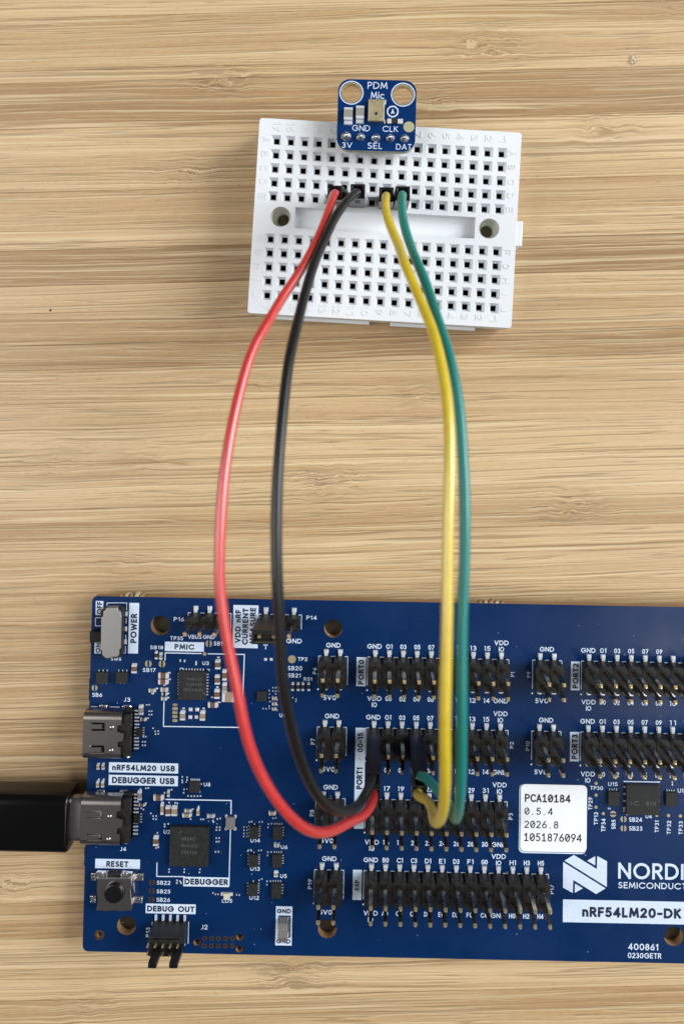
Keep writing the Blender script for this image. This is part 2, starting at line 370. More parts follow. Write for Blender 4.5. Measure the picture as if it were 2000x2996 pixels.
# ================================================================== THE TABLE (structure)
def build_wood():
    m = bpy.data.materials.new('bamboo'); m.use_nodes = True; nt = m.node_tree; N = nt.nodes; Lk = nt.links
    b = N['Principled BSDF']
    def node(t, **k):
        n = N.new(t)
        for a, v in k.items(): setattr(n, a, v)
        return n
    def math_(op, a, b_=None, c=None, clamp=False):
        n = node('ShaderNodeMath', operation=op); n.use_clamp = clamp
        for i, v in enumerate((a, b_, c)):
            if v is None: continue
            if isinstance(v, (int, float)): n.inputs[i].default_value = v
            else: Lk.new(v, n.inputs[i])
        return n.outputs[0]
    def rng(x, a0, a1, b0, b1, smooth=True):
        n = node('ShaderNodeMapRange'); n.interpolation_type = 'SMOOTHSTEP' if smooth else 'LINEAR'
        Lk.new(x, n.inputs[0])
        for i, v in enumerate((a0, a1, b0, b1)): n.inputs[i+1].default_value = v
        return n.outputs[0]
    tc = node('ShaderNodeTexCoord'); oi = node('ShaderNodeObjectInfo')
    at1 = node('ShaderNodeAttribute', attribute_name='knot'); knot = at1.outputs['Fac']
    sep = node('ShaderNodeSeparateXYZ'); Lk.new(tc.outputs['Object'], sep.inputs[0])
    X, Y = sep.outputs[0], sep.outputs[1]
    seed = math_('MULTIPLY', oi.outputs['Random'], 400.0)
    def noise(sx, sy, off, detail=3, rough=.55, yy=None):
        c = node('ShaderNodeCombineXYZ'); Lk.new(math_('MULTIPLY', X, sx), c.inputs[0])
        Lk.new(math_('MULTIPLY', yy if yy is not None else Y, sy), c.inputs[1]); Lk.new(math_('ADD', seed, off), c.inputs[2])
        n = node('ShaderNodeTexNoise'); n.inputs['Scale'].default_value = 1; n.inputs['Detail'].default_value = detail
        n.inputs['Roughness'].default_value = rough; Lk.new(c.outputs[0], n.inputs['Vector']); return n.outputs['Fac']
    # the grain wanders slowly, and swirls at the knots
    wob = math_('MULTIPLY', math_('SUBTRACT', noise(.010, .05, 3, 2), .5), 3.0)
    rip = math_('MULTIPLY', math_('SUBTRACT', noise(.055, .30, 5, 3), .5), .55)
    wob = math_('ADD', wob, rip)
    swirl = math_('MULTIPLY', math_('MULTIPLY', math_('SUBTRACT', noise(.20, .38, 9, 3), .5), 4.5), knot)
    Yw = math_('ADD', Y, math_('ADD', wob, swirl))
    broad = noise(.007, .34, 11, 3, .5, Yw)
    mid = noise(.013, 2.4, 17, 4, .6, Yw)
    fine = noise(.07, 12.0, 23, 3, .65, Yw)
    mott = noise(.55, 1.6, 27, 5, .7)
    def lines(sx, sy, off, wdt, gsx, gsy, g0, g1, dy=0.0):
        yy = math_('ADD', Yw, dy) if dy else Yw
        n = noise(sx, sy, off, 1.0, .4, yy)
        l = rng(math_('ABSOLUTE', math_('SUBTRACT', n, .5)), 0, wdt, 1, 0)
        g = rng(noise(gsx, gsy, off+50, 2, .5, yy), g0, g1, 0, 1)
        return math_('MULTIPLY', l, g)
    dk = lines(.0045, .95, 31, .060, .022, .8, .42, .56)
    lt = lines(.0045, .95, 31, .075, .022, .8, .42, .56, dy=.15)  # pale twin of each dark grain line, painted for an embossed look
    dk2 = lines(.007, 1.9, 41, .095, .035, 1.4, .47, .60)
    lt2 = lines(.007, 1.9, 41, .10, .035, 1.4, .47, .60, dy=.13)
    short = lines(.045, 1.6, 61, .10, .055, .8, .53, .62)
    short_l = lines(.045, 1.6, 61, .11, .055, .8, .53, .62, dy=.14)
    kl = math_('MULTIPLY', lines(.10, 1.5, 71, .12, .12, .6, .38, .52), knot)
    kll = math_('MULTIPLY', lines(.10, 1.5, 71, .12, .12, .6, .38, .52, dy=.15), knot)
    lt3 = lines(.004, 1.15, 83, .060, .02, .9, .46, .58)
    specks = math_('MULTIPLY', rng(noise(.8, 5.5, 91, 3, .6), .60, .72, 0, 1), rng(noise(.02, .35, 97, 2, .5, Yw), .45, .6, .15, 1))
    tone = oi.outputs['Color']; ts = node('ShaderNodeSeparateXYZ'); Lk.new(tone, ts.inputs[0]); dark = ts.outputs[0]   # strip darkness
    v = math_('ADD', math_('MULTIPLY', dark, 1.15), math_('MULTIPLY', math_('SUBTRACT', broad, .5), .95))
    v = math_('ADD', v, math_('MULTIPLY', math_('SUBTRACT', mott, .5), .35))
    v = math_('ADD', v, math_('MULTIPLY', math_('SUBTRACT', mid, .5), .70))
    v = math_('ADD', v, math_('MULTIPLY', math_('SUBTRACT', fine, .5), .50))
    v = math_('ADD', v, math_('MULTIPLY', knot, .18))
    ramp = node('ShaderNodeValToRGB'); Lk.new(v, ramp.inputs[0]); e = ramp.color_ramp.elements
    e[0].position = 0.0; e[0].color = (0.695, 0.498, 0.285, 1); e[1].position = 1.0; e[1].color = (0.29, 0.170, 0.080, 1)
    for p, c in ((.3, (0.585, 0.397, 0.212, 1)), (.6, (0.440, 0.275, 0.134, 1))):
        k = e.new(p); k.color = c
    col = ramp.outputs[0]
    def mix(c, fac, rgb, k):
        n = node('ShaderNodeMix', data_type='RGBA'); Lk.new(math_('MULTIPLY', fac, k), n.inputs[0]); Lk.new(c, n.inputs[6]); n.inputs[7].default_value = (*rgb, 1); return n.outputs[2]
    DKC, LTC = (0.19, 0.098, 0.036), (0.86, 0.70, 0.44)
    col = mix(col, specks, (0.20, 0.11, 0.05), .62)
    for f_, c_, k_ in ((dk2, DKC, .32), (lt2, LTC, .26), (short_l, LTC, .42), (short, DKC, .55), (lt3, LTC, .50), (lt, LTC, .42), (dk, DKC, .58), (kll, LTC, .5), (kl, DKC, .75)):
        col = mix(col, f_, c_, k_)
    Lk.new(col, b.inputs['Base Color'])
    h = math_('SUBTRACT', math_('MULTIPLY', fine, .35), math_('ADD', dk, math_('ADD', math_('MULTIPLY', short, .5), kl)))
    bp = node('ShaderNodeBump'); bp.inputs['Distance'].default_value = .03; bp.inputs['Strength'].default_value = .35
    Lk.new(h, bp.inputs['Height']); Lk.new(bp.outputs[0], b.inputs['Normal'])
    b.inputs['Roughness'].default_value = .40; b.inputs['Specular IOR Level'].default_value = .45
    return m
WOOD = build_wood()
table = thing('tabletop', None, None, (0, 20, 0), math.radians(2.5)); table['kind'] = 'structure'
TZ = -ZB
def tl(u, v):           # photo pixel -> table local
    p = at(u, v, TZ) - Vector((0, 20)); a = -math.radians(2.5)
    return p.x*math.cos(a)-p.y*math.sin(a), p.x*math.sin(a)+p.y*math.cos(a)
strip_px = [(-330,.2),(-200,.5),(-90,.15),(50,.34),(205,.18),(240,.62),(375,.22),(560,.36),(730,.66),(835,.25),(915,.40),(1008,.58),(1080,.30),(1180,.16),
            (1360,.14),(1490,.34),(1575,.26),(1735,.30),(1850,.4),(1980,.3),(2100,.42),(2230,.25),(2380,.36),(2500,.2),(2640,.42),(2740,.24),(2850,.14),(2925,.40),(3040,.2),(3150,.4),(3300,.2),(3450,.2)]
knots = [tl(*k)+(r, s) for *k, r, s in ((650,238,6.5,1.0),(1425,130,8,1.0),(540,505,7,.7),(1765,378,7,.8),(950,1412,8,.9),(1665,1480,8,.8),(760,1120,4,.5),
          (160,1340,8,.5),(420,1330,7,.5),(380,1650,7,.45),(30,2590,6,1.0),(850,2850,8,.9),(255,2945,7,.6),(1950,20,6,.7),(1260,300,6,.7),(1230,1150,8,.6),(1100,560,7,.5))]
for i in range(len(strip_px)-1):
    v0, tone = strip_px[i]; v1 = strip_px[i+1][0]
    y1 = tl(200, v0)[1]; y0 = tl(200, v1)[1]
    X0, X1 = -125.0, 125.0; nx = 250; ny = max(3, int((y1-y0)/1.2)); ch = .035
    rows = [(y0+.012, -ch*2.5), (y0+.06, 0)] + [(y0+.06+(y1-y0-.12)*k/ny, 0) for k in range(1, ny)] + [(y1-.06, 0), (y1-.012, -ch*2.5)]
    vs = [(X0+(X1-X0)*k/nx, y, z) for (y, z) in rows for k in range(nx+1)]; nr = len(rows)
    fs = [(r*(nx+1)+k, r*(nx+1)+k+1, (r+1)*(nx+1)+k+1, (r+1)*(nx+1)+k) for r in range(nr-1) for k in range(nx)]
    mb = MB().add(vs, fs); mb.box(X0, X1, y0+.012, y1-.012, -18, -ch*2.5-.001)
    o = mb.build('bamboo_strip', WOOD, table); o.color = (tone, tone, tone, 1)
    o['strip_tone'] = tone
    a = o.data.attributes.new('knot', 'FLOAT', 'POINT')
    vals = [0.0]*len(o.data.vertices)
    for j, (x, y, z) in enumerate(mb.v):
        k = 0
        for (kx, ky, r, s) in knots:
            d = ((x-kx)/r)**2 + ((y-ky)/(r*.42))**2
            if d < 6: k = max(k, s*math.exp(-d))
        vals[j] = k
    a.data.foreach_set('value', vals)
# ================================================================== THE DEVELOPMENT BOARD
BR = thing('circuit_board', 'large blue development board with black pin headers, lying on the bamboo tabletop', 'circuit board', (0, 0, 0))
XL, XR, YT, YBT = -51.68, 82.0, 8.78, -54.62
holes = []
def hole_px(c, x, y, rpx): p = q(c, x, y); r = rpx/CR[c][2]/16.25; holes.append((p.x, p.y, r)); return p.x, p.y, r
MH = [hole_px('4',940,430,112), hole_px('5',1470,465,106), hole_px('7',538,870,106), hole_px('f',1400,1085,108), hole_px('e',1475,1475,84)]
SH = [hole_px('O',125,1545,75), hole_px('O',1105,1420,75), hole_px('O',1095,1700,75), hole_px('7',235,975,30)]
J2 = [hole_px('O', x, 1455, 34) for x in (305,465,625,785,945)] + [hole_px('O', x, 1625, 34) for x in (295,453,615,775,938)]
outer = rrect(XL, XR, YBT, YT, 1.0)
pcb = link('board', slab_mesh('board', outer, [circle(*h, 24 if h[2] > 1 else 12) for h in holes], ZB-1.6, ZB, [BLUE, FR4]), BR)
mb = MB()
for h in SH[:3]: mb.ring(h[0], h[1], h[2]*.98, h[2]*.98+.06, ZB+.002, ZB+.02)
for h in SH[3:]: mb.ring(h[0], h[1], h[2], h[2]+.42, ZB+.002, ZB+.03)
for h in J2: mb.ring(h[0], h[1], h[2]*.55, h[2]+.16, ZB+.002, ZB+.03, n=14)
for h in J2: mb.lathe(h[0], h[1], [(h[2]*.9, ZB-1.6), (h[2]*.9, ZB-.25), (h[2]*.6, ZB+.01)], 12, 0)
mb.build('plated_holes', [COPPR2], BR)
for (x, y, r) in MH:
    MB().cyl(x, y, 2.7, 0.02, ZB-1.61, 20, r1=3.0).build('hole_shade_foot', [FOOT], BR)  # dark rubber feet added below the holes to make them look shaded
def nubs(c, x0, x1, y, n, hh):           # snapped panel tabs on the edge
    for k in range(n):
        p = q(c, x0+(x1-x0)*k/(n-1), y)
        m_ = MB(); r = .22+random.random()*.14
        m_.prism([(p.x+r*math.cos(t)*(1+.3*random.random()), YT+.01+abs(r*1.5*math.sin(t))*(.7+.6*random.random())) for t in [math.pi*j/5 for j in range(6)]], ZB-1.5, ZB-.05+random.random()*.03, 0)
        m_.build('breakaway_nub', [FR4G if k % 2 else FR4], BR)
nubs('4', 490, 725, 105, 5, .4); nubs('s', 1405, 1470, 1765, 5, .3)
mb = MB()
for k in range(9):                       # rough left edge
    p = q('4', 128, 1050+k*28); mb.box(XL-.10-random.random()*.10, XL+.02, p.y-.2, p.y+.16, ZB-1.55, ZB-.03-random.random()*.02)
for k in range(9):
    p = q('7', 75, 20+k*22); mb.box(XL-.10-random.random()*.12, XL+.02, p.y-.16, p.y+.14, ZB-1.55, ZB-.04)
mb.build('rough_edge', [INK], BR)['kind'] = 'stuff'
# ---------- print on the board
silk = MB()                      # small print, joined
S0 = ZB + .012
def line(mbx, c, pts, w=.13, z=None):
    P = [q(c, *p) for p in pts]; z = S0 if z is None else z
    for a, b in zip(P[:-1], P[1:]):
        d = (b-a); L = d.length; d = d/L; n = Vector((-d.y, d.x))*w/2; e = d*w/2
        mbx.add([(*(a-n-e), z), (*(b-n+e), z), (*(b+n+e), z), (*(a+n-e), z)], [(0,1,2,3)]); z += .0013
def ptext(s, x0, y0, x1, y1, w=.15, rot=0):
    text(MB(), s, x0, y0, x1, y1, S0, w, rot).build('printed_text', [SILK], BR)
def st(c, s, x0, y0, x1, y1, rot=0, w=.18, z=None): ptext(s, *qbox(c, x0, y0, x1, y1), w, rot)
def boxed(c, bx, items, name='label_panel'):
    """white printed panel with dark lettering"""
    x0, y0, x1, y1 = qbox(c, *bx)
    o = MB().prism([(x0,y0),(x1,y0),(x1,y1),(x0,y1)], ZB+.003, ZB+.014).build(name, [SILK], BR)
    for s, tb, rot, w in items: text(MB(), s, *qbox(c, *tb), ZB+.022, w, rot).build('lettering', [INK], o)
    return o
boxed('4', (198,150,284,312), [('OFF', (212,158,272,302), 90, .245)])
boxed('4', (184,628,264,752), [('ON', (200,634,252,745), 90, .245)])
boxed('4', (576,172,690,752), [('POWER', (598,295,670,632), 90, .245)])
boxed('4', (990,620,1438,728), [('PMIC', (1102,645,1326,708), 0, .245)])
boxed('5', (320,198,608,690), [('VDD nRF', (345,250,410,630), 90, .245), ('CURRENT', (428,232,494,652), 90, .245), ('MEASURE', (513,228,580,640), 90, .245)])
boxed('6', (782,372,1278,444), [('nRF54LM20 USB', (806,388,1256,430), 0, .245)])
boxed('6', (780,462,1276,535), [('DEBUGGER USB', (804,476,1252,522), 0, .245)])
boxed('6', (684,1062,1004,1130), [('RESET', (764,1076,922,1118), 0, .245)])
boxed('7', (752,630,1310,738), [('DEBUG OUT', (768,652,1298,718), 0, .25)])
boxed('L', (765,1765,1418,1890), [('DEBUGGER', (785,1782,1408,1868), 0, .25)]) if False else boxed('7', (1172,330,1682,436), [('DEBUGGER', (1186,348,1672,416), 0, .25)])
boxed('a', (348,178,416,386), [('PORT0', (362,196,402,374), 90, .245)])
boxed('b', (108,142,192,1000), [('00-15', (132,185,180,350), 90, .22), ('/', (140,396,166,420), 90, .10), ('PORT1', (122,480,174,665), 90, .245)])
boxed('c', (312,216,366,398), [('EXP', (325,278,350,340), 90, .245)])
boxed('d', (528,268,610,532), [('PORT2', (545,284,598,514), 90, .245)])
boxed('d', (520,914,604,1184), [('PORT3', (536,935,590,1164), 90, .245)])
x0, y0, x1, y1 = qbox('f', 808, 830, 996, 1278)
a0, b0, a1, b1 = qbox('f', 836, 934, 980, 1190)
gp = link('label_panel', slab_mesh('label_panel', [(x0,y0),(x1,y0),(x1,y1),(x0,y1)], [[(a0,b0),(a1,b0),(a1,b1),(a0,b1)]], ZB+.003, ZB+.014, [SILK, SILK]), BR)
for tb in ((824,858,986,910),(818,1204,980,1256)): text(MB(), 'GND', *qbox('f', *tb), ZB+.022, .25).build('lettering', [INK], gp)
boxed('e', (498,1165,2000,1365), [('nRF54LM20-DK', (668,1222,1540,1312), 0, .245)])
# maker's mark and word mark
lg = MB()
def poly(pts, k): P = [q('e', *p) for p in pts]; lg.prism([(p.x, p.y) for p in P], ZB+.003, ZB+.013+.0013*k)
up = [(512,808),(595,758),(797,882),(801,767),(887,814),(885,1040)]; tri = [(712,808),(783,769),(782,850)]
poly(up, 0); poly(tri, 1); poly([(1386-x, 1860-y) for x, y in up], 2); poly([(1386-x, 1860-y) for x, y in tri], 3)
lg.build('printed_emblem', [SILK], BR)
l = MB(); text(l, 'NORDIC', *qbox('e', 985,832,1712,975), S0, .165); l.build('wordmark', [SILK], BR)
l = MB(); text(l, 'SEMICONDUCTOR', *qbox('e', 985,1003,1712,1058), S0, .16); l.build('wordmark', [SILK], BR)
st('e', '400861', 1073,1540,1337,1598, w=.17); st('e', '0230GETR', 1070,1622,1365,1670, w=.17)
for s, x0_, y0_, x1_, y1_ in (('P16',1092,335,1212,384),('TP35',1050,555,1200,600),('VBUS',1255,538,1410,585),('GND',1425,540,1560,586),('SB18',822,662,972,704),
        ('SW5',372,800,490,835),('SB17',737,920,885,965),('SB6',158,1204,273,1250),('J3',520,1257,595,1305),('U3',1420,843,1496,885)):
    st('4', s, x0_, y0_, x1_, y1_)
for s, x0_, y0_, x1_, y1_, r in (('P14',1160,318,1280,366,0),('GND',930,582,1108,636,0),('TP2',1062,795,1172,838,0),('SB20',948,897,1114,946,0),('SB21',948,980,1095,1028,0),
        ('R51',1130,1025,1226,1066,0),('P6',1235,915,1275,988,90),('U9',852,1440,925,1482,0),('SB19',100,615,240,662,0)):
    st('5', s, x0_, y0_, x1_, y1_, r)
for c, s, b_, r in (('8','P7',(1052,275,1096,335),90),('8','P8',(1042,985,1085,1050),90),('c','P19',(42,272,66,332),90),('f','U14',(520,50,630,97),0),('f','U13',(518,374,628,422),0),
        ('f','U12',(508,706,618,754),0),('f','U6',(868,130,944,172),0),('f','U5',(860,460,936,505),0),('f','LD5',(195,745,312,788),0),('7','SB22',(876,370,1028,415),0),
        ('7','SB25',(874,468,1028,512),0),('7','SB26',(872,560,1024,606),0),('7','J2',(1370,862,1444,915),0),('7','P13',(755,892,800,1000),90),('L','U8',(1060,145,1155,200),0),
        ('L','U2',(486,822,578,880),0),('6','J4',(862,975,906,1004),0),('a','P1',(1452,285,1480,318),90),('b','P2',(1424,262,1456,318),90),('b','P3',(1412,868,1448,924),90),
        ('d','P9',(126,360,160,415),90),('d','P10',(116,998,152,1085),90),('e','TP30',(738,150,852,185),0),('e','U15',(897,115,980,150),0),('e','TP29',(722,248,758,360),90),
        ('e','TP13',(772,380,808,492),90),('e','TP34',(836,436,874,552),90),('e','SB5',(926,446,962,530),90),('e','SB24',(1080,427,1196,466),0),('e','SB23',(1080,504,1198,543),0),
        ('e','U4',(1226,400,1282,435),0),('e','TP31',(1308,455,1344,560),90),('e','TP32',(1414,455,1450,575),90),('e','TP33',(1518,460,1554,578),90),('e','U16',(1510,172,1590,210),0),
        ('c','P17',(1500,308,1524,362),90),('8','GND',(1186,26,1336,74),0),('8','GND',(1174,732,1322,780),0)):
    if s == 'GND': continue
    st(c, s, *b_, rot=r, w=.17)
line(silk, '4', [(328,205),(328,172),(554,172),(554,255)], .12); line(silk, '4', [(548,350),(548,405)], .12); line(silk, '4', [(544,540),(544,590)], .12); line(silk, '4', [(540,670),(540,745),(520,748)], .12)
line(silk, '4', [(195,342),(265,342)], .12); line(silk, '4', [(195,342),(195,436),(262,436)], .12)
line(silk, 'K', [(330,370),(334,262),(882,272)], .18); line(silk, 'K', [(990,276),(1542,286),(1500,1402),(306,1386),(314,1012)], .18)
line(silk, '4', [(150,1385),(152,1362),(212,1362)], .14); line(silk, '4', [(362,1364),(470,1366)], .14)
line(silk, '6', [(642,598),(642,580),(682,580)], .14); line(silk, '6', [(772,582),(842,584)], .14)
line(silk, 'L', [(522,386),(1452,402),(1450,590)], .20); line(silk, 'L', [(1442,828),(1420,1620)], .18); line(silk, '7', [(878,172),(876,322),(1180,324)], .18)
line(silk, 'Q', [(585,147),(1162,158)], .22); line(silk, '7', [(1232,832),(1226,1068)], .14); line(silk, '7', [(826,832),(822,862)], .12)
line(silk, 'K', [(560,520),(562,498),(600,496)], .12); line(silk, 'K', [(978,512),(1006,514),(1006,536)], .12); line(silk, '7', [(620,345),(625,500)], .12)
# arrow by the current-measure jumper
P = [q('5', *p) for p in ((693,603),(722,660),(664,660))]; silk.prism([(p.x, p.y) for p in P], ZB+.003, S0)
line(silk, '5', [(693,655),(694,698)], .16)
# ---------- pin headers
PIN_H = 9.0
def pin_mesh(rows_dir, h=PIN_H, w=.32, lead=2.346, foot=True):
    m_ = MB(); d = rows_dir
    if foot:   # flat solder lead, outer end at distance `lead` from the post
        ya, yb = (lead*d, .0) if d > 0 else (.0, lead*d)
        lo, hi = min(ya, yb), max(ya, yb)
        m_.box(-.33, .33, lo, hi, .0, .36, 2, tx=.04, ty=.0)
        e = lead*d
        m_.box(-.44, .44, min(e-.75*d, e+.02*d), max(e-.75*d, e+.02*d), .0, .14, 2, tx=.06, ty=.04)
    m_.box(-w, w, -w, w, .1, h-.5, 0); m_.box(-w, w, -w, w, h-.5, h, 1, tx=w*.6, ty=w*.6)
    return m_.mesh('pin', [PINM, GOLD, SOLDER])
PT, PB = pin_mesh(1), pin_mesh(-1)
P_END = 2.346
def header_body(nc, two=True):
    m_ = MB(); ya, yb = (-3.81, 1.27) if two else (-1.22, 1.22); c = .55
    for i in range(nc):
        x = i*2.54; a = x-1.27+.004; b = x+1.27-.004
        poly_ = [(a+c,ya),(b-c,ya),(b,ya+c),(b,yb-c),(b-c,yb),(a+c,yb),(a,yb-c),(a,ya+c)]
        if two: poly_ = [(a+c,ya),(b-c,ya),(b,ya+c),(b,-1.27-.3),(b-.22,-1.27),(b,-1.27+.3),(b,yb-c),(b-c,yb),(a+c,yb),(a,yb-c),(a,-1.27+.3),(a+.22,-1.27),(a,-1.27-.3),(a,ya+c)]
        m_.prism(poly_, .25, 2.72, 0, inset=.03)
        if i: m_.box(a-.3, a+.3, ya+.75, yb-.75, .25, 2.5)
    return m_
def header(x, y, nc, label=None, two=True, skip=()):
    """x, y: outer end of the first upper lead"""
    b = header_body(nc, two).build('pin_header', [BLACK], BR, (x, y-P_END, ZB))
    if label: b['label'] = label
    for i in range(nc):
        link('pin', PT, b, (i*2.54+random.uniform(-.02,.02), random.uniform(-.015,.015), 0))
        if two: link('pin', PB, b, (i*2.54+random.uniform(-.02,.02), -2.54+random.uniform(-.015,.015), 0))
    # printed frame
    yt = y-1.28; z = S0
    def hl(xa, xb, yy): silk.add([(xa,yy-.075,z),(xb,yy-.075,z),(xb,yy+.075,z),(xa,yy+.075,z)], [(0,1,2,3)])
    def vl(xx, ya, yb): silk.add([(xx-.065,ya,z+.001),(xx+.065,ya,z+.001),(xx+.065,yb,z+.001),(xx-.065,yb,z+.001)], [(0,1,2,3)])
    for i in range(nc-1): hl(x+i*2.54+.85, x+(i+1)*2.54-.85, yt)
    hl(x-1.36, x-.82, yt); hl(x+(nc-1)*2.54+.82, x+(nc-1)*2.54+1.40, yt)
    dn = 5.1 if two else 2.6
    vl(x-1.36, yt-dn, yt); vl(x+(nc-1)*2.54+1.40, yt-dn, yt)
    if two and nc != 0: silk.cyl(x-1.36, yt-5.95, .17, ZB+.003, S0, 10)
    return b
def cx_text(s, x, y, h=.86, w=None, weight=.175):
    w = w or {1:.12, 2:1.12, 3:2.05}[len(s)]
    if s in ('GND',): w = 2.6
    if s in ('VDD',): w = 2.55
    if s in ('IO',): w = .95
    if s in ('5V0',): w = 2.3
    ptext(s.replace('01','0|').replace('1','|'), x-w/2, y-h/2, x+w/2, y+h/2, weight)
def labels(x, y, tops, bots, yt=.66, yb=-8.75, q2=38.0):
    for i, s in enumerate(tops):
        if not s: continue
        if s == 'VDDIO': cx_text('IO', x+i*2.54, y+yt-.10); cx_text('VDD', x+i*2.54, y+yt+1.05)
        else: cx_text(s, x+i*2.54+(-.15 if s == 'GND' else 0), y+yt)
    for i, s in enumerate(bots):
        if not s: continue
        if s == 'VDDIO': cx_text('VDD', x+i*2.54, y+yb); cx_text('IO', x+i*2.54, y+yb-1.12)
        else: cx_text(s, x+i*2.54, y+yb)
OR = -.0
header(0, 0, 10, 'ten-column pin header beside the PORT0 label')
labels(0, 0, ['GND','01','03','05','07','09','11','13','15','VDDIO'], ['VDDIO','00','02','04','06','08','10','12','14','GND'], yb=-8.7)
header(0, -12.7, 10, 'ten-column pin header beside the PORT1 label, holding the four jumper plugs')
labels(0, -12.7, ['GND','01','03','05','07','09','11','13','15','VDDIO'], ['VDDIO','00','02','04','06','08','10','12','14','GND'])
header(0, -25.4, 10, 'ten-column pin header with numbers 17 to 31 above it')
labels(0, -25.4, ['GND','17','19','21','23','25','27','29','31','VDDIO'], ['VDDIO','16','18','20','22','24','26','28','30','GND'], yb=-8.9)
header(0, -38.1, 13, 'thirteen-column pin header beside the EXP label')
labels(0, -38.1, ['GND','B0','C1','C3','D1','E1','D3','F1','G0','VDDIO','H1','H3','H5'], ['VDDIO','A0','C0','C2','D0','E0','D2','F0','C4','GND','H0','H2','H4'], yb=-8.75)
X2 = 38.7527
header(X2, 0, 9, 'pin header beside the PORT2 label'); labels(X2, 0, ['GND','01','03','05','07','09'], ['VDDIO','00','02','04','06','08','10'], yb=-8.6)
header(X2, -12.7, 9, 'pin header beside the PORT3 label'); labels(X2, -12.7, ['GND','01','03','05','07','09','11','13'], ['VDDIO','00','02','04','06','08','10','12'])
for j, yb_ in ((0,-8.7),(5,-8.8),(10,-8.8),(15,-8.75)):
    header(-8.89, -2.54*j, 2); cx_text('GND', -7.62, -2.54*j+.72, w=2.7); cx_text('5V0', -7.9-.2, -2.54*j+yb_)
for j in (0, 5):
    header(X2-8.85, -2.54*j, 2); cx_text('GND', X2-8.85+1.2, -2.54*j+.72, w=2.7); cx_text('5V0', X2-8.85+.35, -2.54*j-8.55)
p16 = q('4', 1345, 205); header(p16.x, p16.y, 3, 'three-pin header above the PMIC label', two=False)
p14 = q('5', 700, 222); header(p14.x, p14.y, 3, 'three-pin header beside the CURRENT MEASURE label', two=False)
# ---------- chips
def chip(c, bx, h=.75, pads=(), marks=(), label=None, pw=.22, pl=.30, bev=.04):
    x0, y0, x1, y1 = qbox(c, *bx); cx_, cy_ = (x0+x1)/2, (y0+y1)/2
    m_ = MB(); m_.box(x0-cx_, x1-cx_, y0-cy_, y1-cy_, .03, h)
    o = m_.build('chip', [CHIP], BR, (cx_, cy_, ZB), bevel=bev)
    if label: o['label'] = label
    pm = MB()
    for side, n, span in pads:
        for k in range(n):
            t = (k-(n-1)/2)/max(1, n-1)*span if n > 1 else 0
            if side in 'TB':
                X = t*(x1-x0); Y = (y1-y0)/2*(1 if side == 'T' else -1); s = 1 if side == 'T' else -1
                pm.box(X-pw/2, X+pw/2, min(Y-.05*s, Y+pl*s), max(Y-.05*s, Y+pl*s), .004, .10, tx=.03, ty=.03)
            else:
                Y = t*(y1-y0); X = (x1-x0)/2*(1 if side == 'R' else -1); s = 1 if side == 'R' else -1
                pm.box(min(X-.05*s, X+pl*s), max(X-.05*s, X+pl*s), Y-pw/2, Y+pw/2, .004, .10, tx=.03, ty=.03)
    if pads: pm.build('chip_leads', [SOLDER], o)
    if marks:
        for s, tb, rot in marks:
            X0, Y0, X1_, Y1_ = qbox(c, *tb, h)
            mm = MB(); text(mm, s, X0-cx_, Y0-cy_, X1_-cx_, Y1_-cy_, h+.004, .15, rot, mono=True) if s != 'o' else mm.ring((X0+X1_)/2-cx_, (Y0+Y1_)/2-cy_, .12, .2, h+.001, h+.006, 14)
            mm.build('chip_marking', [MARK], o)
    return o
chip('K', (548,525,968,955), .85, (('T',8,.72),('R',8,.72),('L',8,.72),('B',8,.72)), (('2518AA',(668,645,902,688),180),('QEAAD0',(660,725,902,770),180),('NPM1300',(612,805,902,850),180),('o',(915,872,935,892),0)), 'square power chip marked upside down inside the PMIC frame')
chip('L', (588,748,1140,1310), .85, (('B',0,.7),), (('N5340',(740,928,930,975),0),('QKAAD0',(738,1028,965,1072),0),('2541AA',(736,1122,962,1168),0),('o',(716,842,740,866),0)), 'largest square chip, above the DEBUGGER label')
chip('L', (860,112,1012,262), .7, (('T',5,.78),('B',5,.9)))
for c, b_ in (('P',(240,962,452,1248)),('P',(225,1612,440,1890)),('f',(497,548,606,688))):
    chip(c, b_, .7, (('R',5,.76),('L',4,.8),('T',1,0)), pw=.16, pl=.28)
for c, b_ in (('P',(785,958,995,1262)),('P',(772,1605,985,1900)),('f',(765,546,880,712))):
    chip(c, b_, .7, (('R',4,.6),('T',4,.75)), pw=.16, pl=.28)
chip('Q', (600,172,1140,655), .9, (('L',4,.72),('R',4,.76)), (('IC',(665,465,825,540),0),('WIN',(945,475,1100,548),0)), 'black chip with eight leads under the PORT3 header', pw=.26)
chip('Q', (310,290,490,515), .7, (('T',4,.62),('B',4,.7)), pw=.16)
chip('Q', (1250,305,1430,530), .7, (('T',4,.65),), pw=.16)
chip('4', (215,955,348,1080), .7, (('T',3,.7),('B',3,.6)), pw=.16)
chip('4', (442,955,572,1080), .7, (('T',3,.7),('B',2,.3)), pw=.16)
chip('N', (130,385,400,680), .6, ())
chip('M', (795,335,875,445), .5, (('R',4,.95),('L',3,.7)), pw=.15, pl=.26, bev=.02)
chip('L', (75,590,155,710), .5, (('R',4,.95),), pw=.15, pl=.26, bev=.02)
# crystal
x0,y0,x1,y1 = qbox('L', 1382,622,1512,796); cx_,cy_=(x0+x1)/2,(y0+y1)/2
o = MB().box(x0-cx_, x1-cx_, y0-cy_, y1-cy_, .03, .6).build('crystal', [COVER], BR, (cx_,cy_,ZB), bevel=.05)
m_ = MB()
for sx in (-1,1):
    for sy in (-1,1): m_.box(sx*(x1-x0)/2-.22, sx*(x1-x0)/2+.22, sy*(y1-y0)/2-.35, sy*(y1-y0)/2+.22, .004, .14, tx=.03, ty=.03)
m_.build('solder_pad', [SOLDER], o)
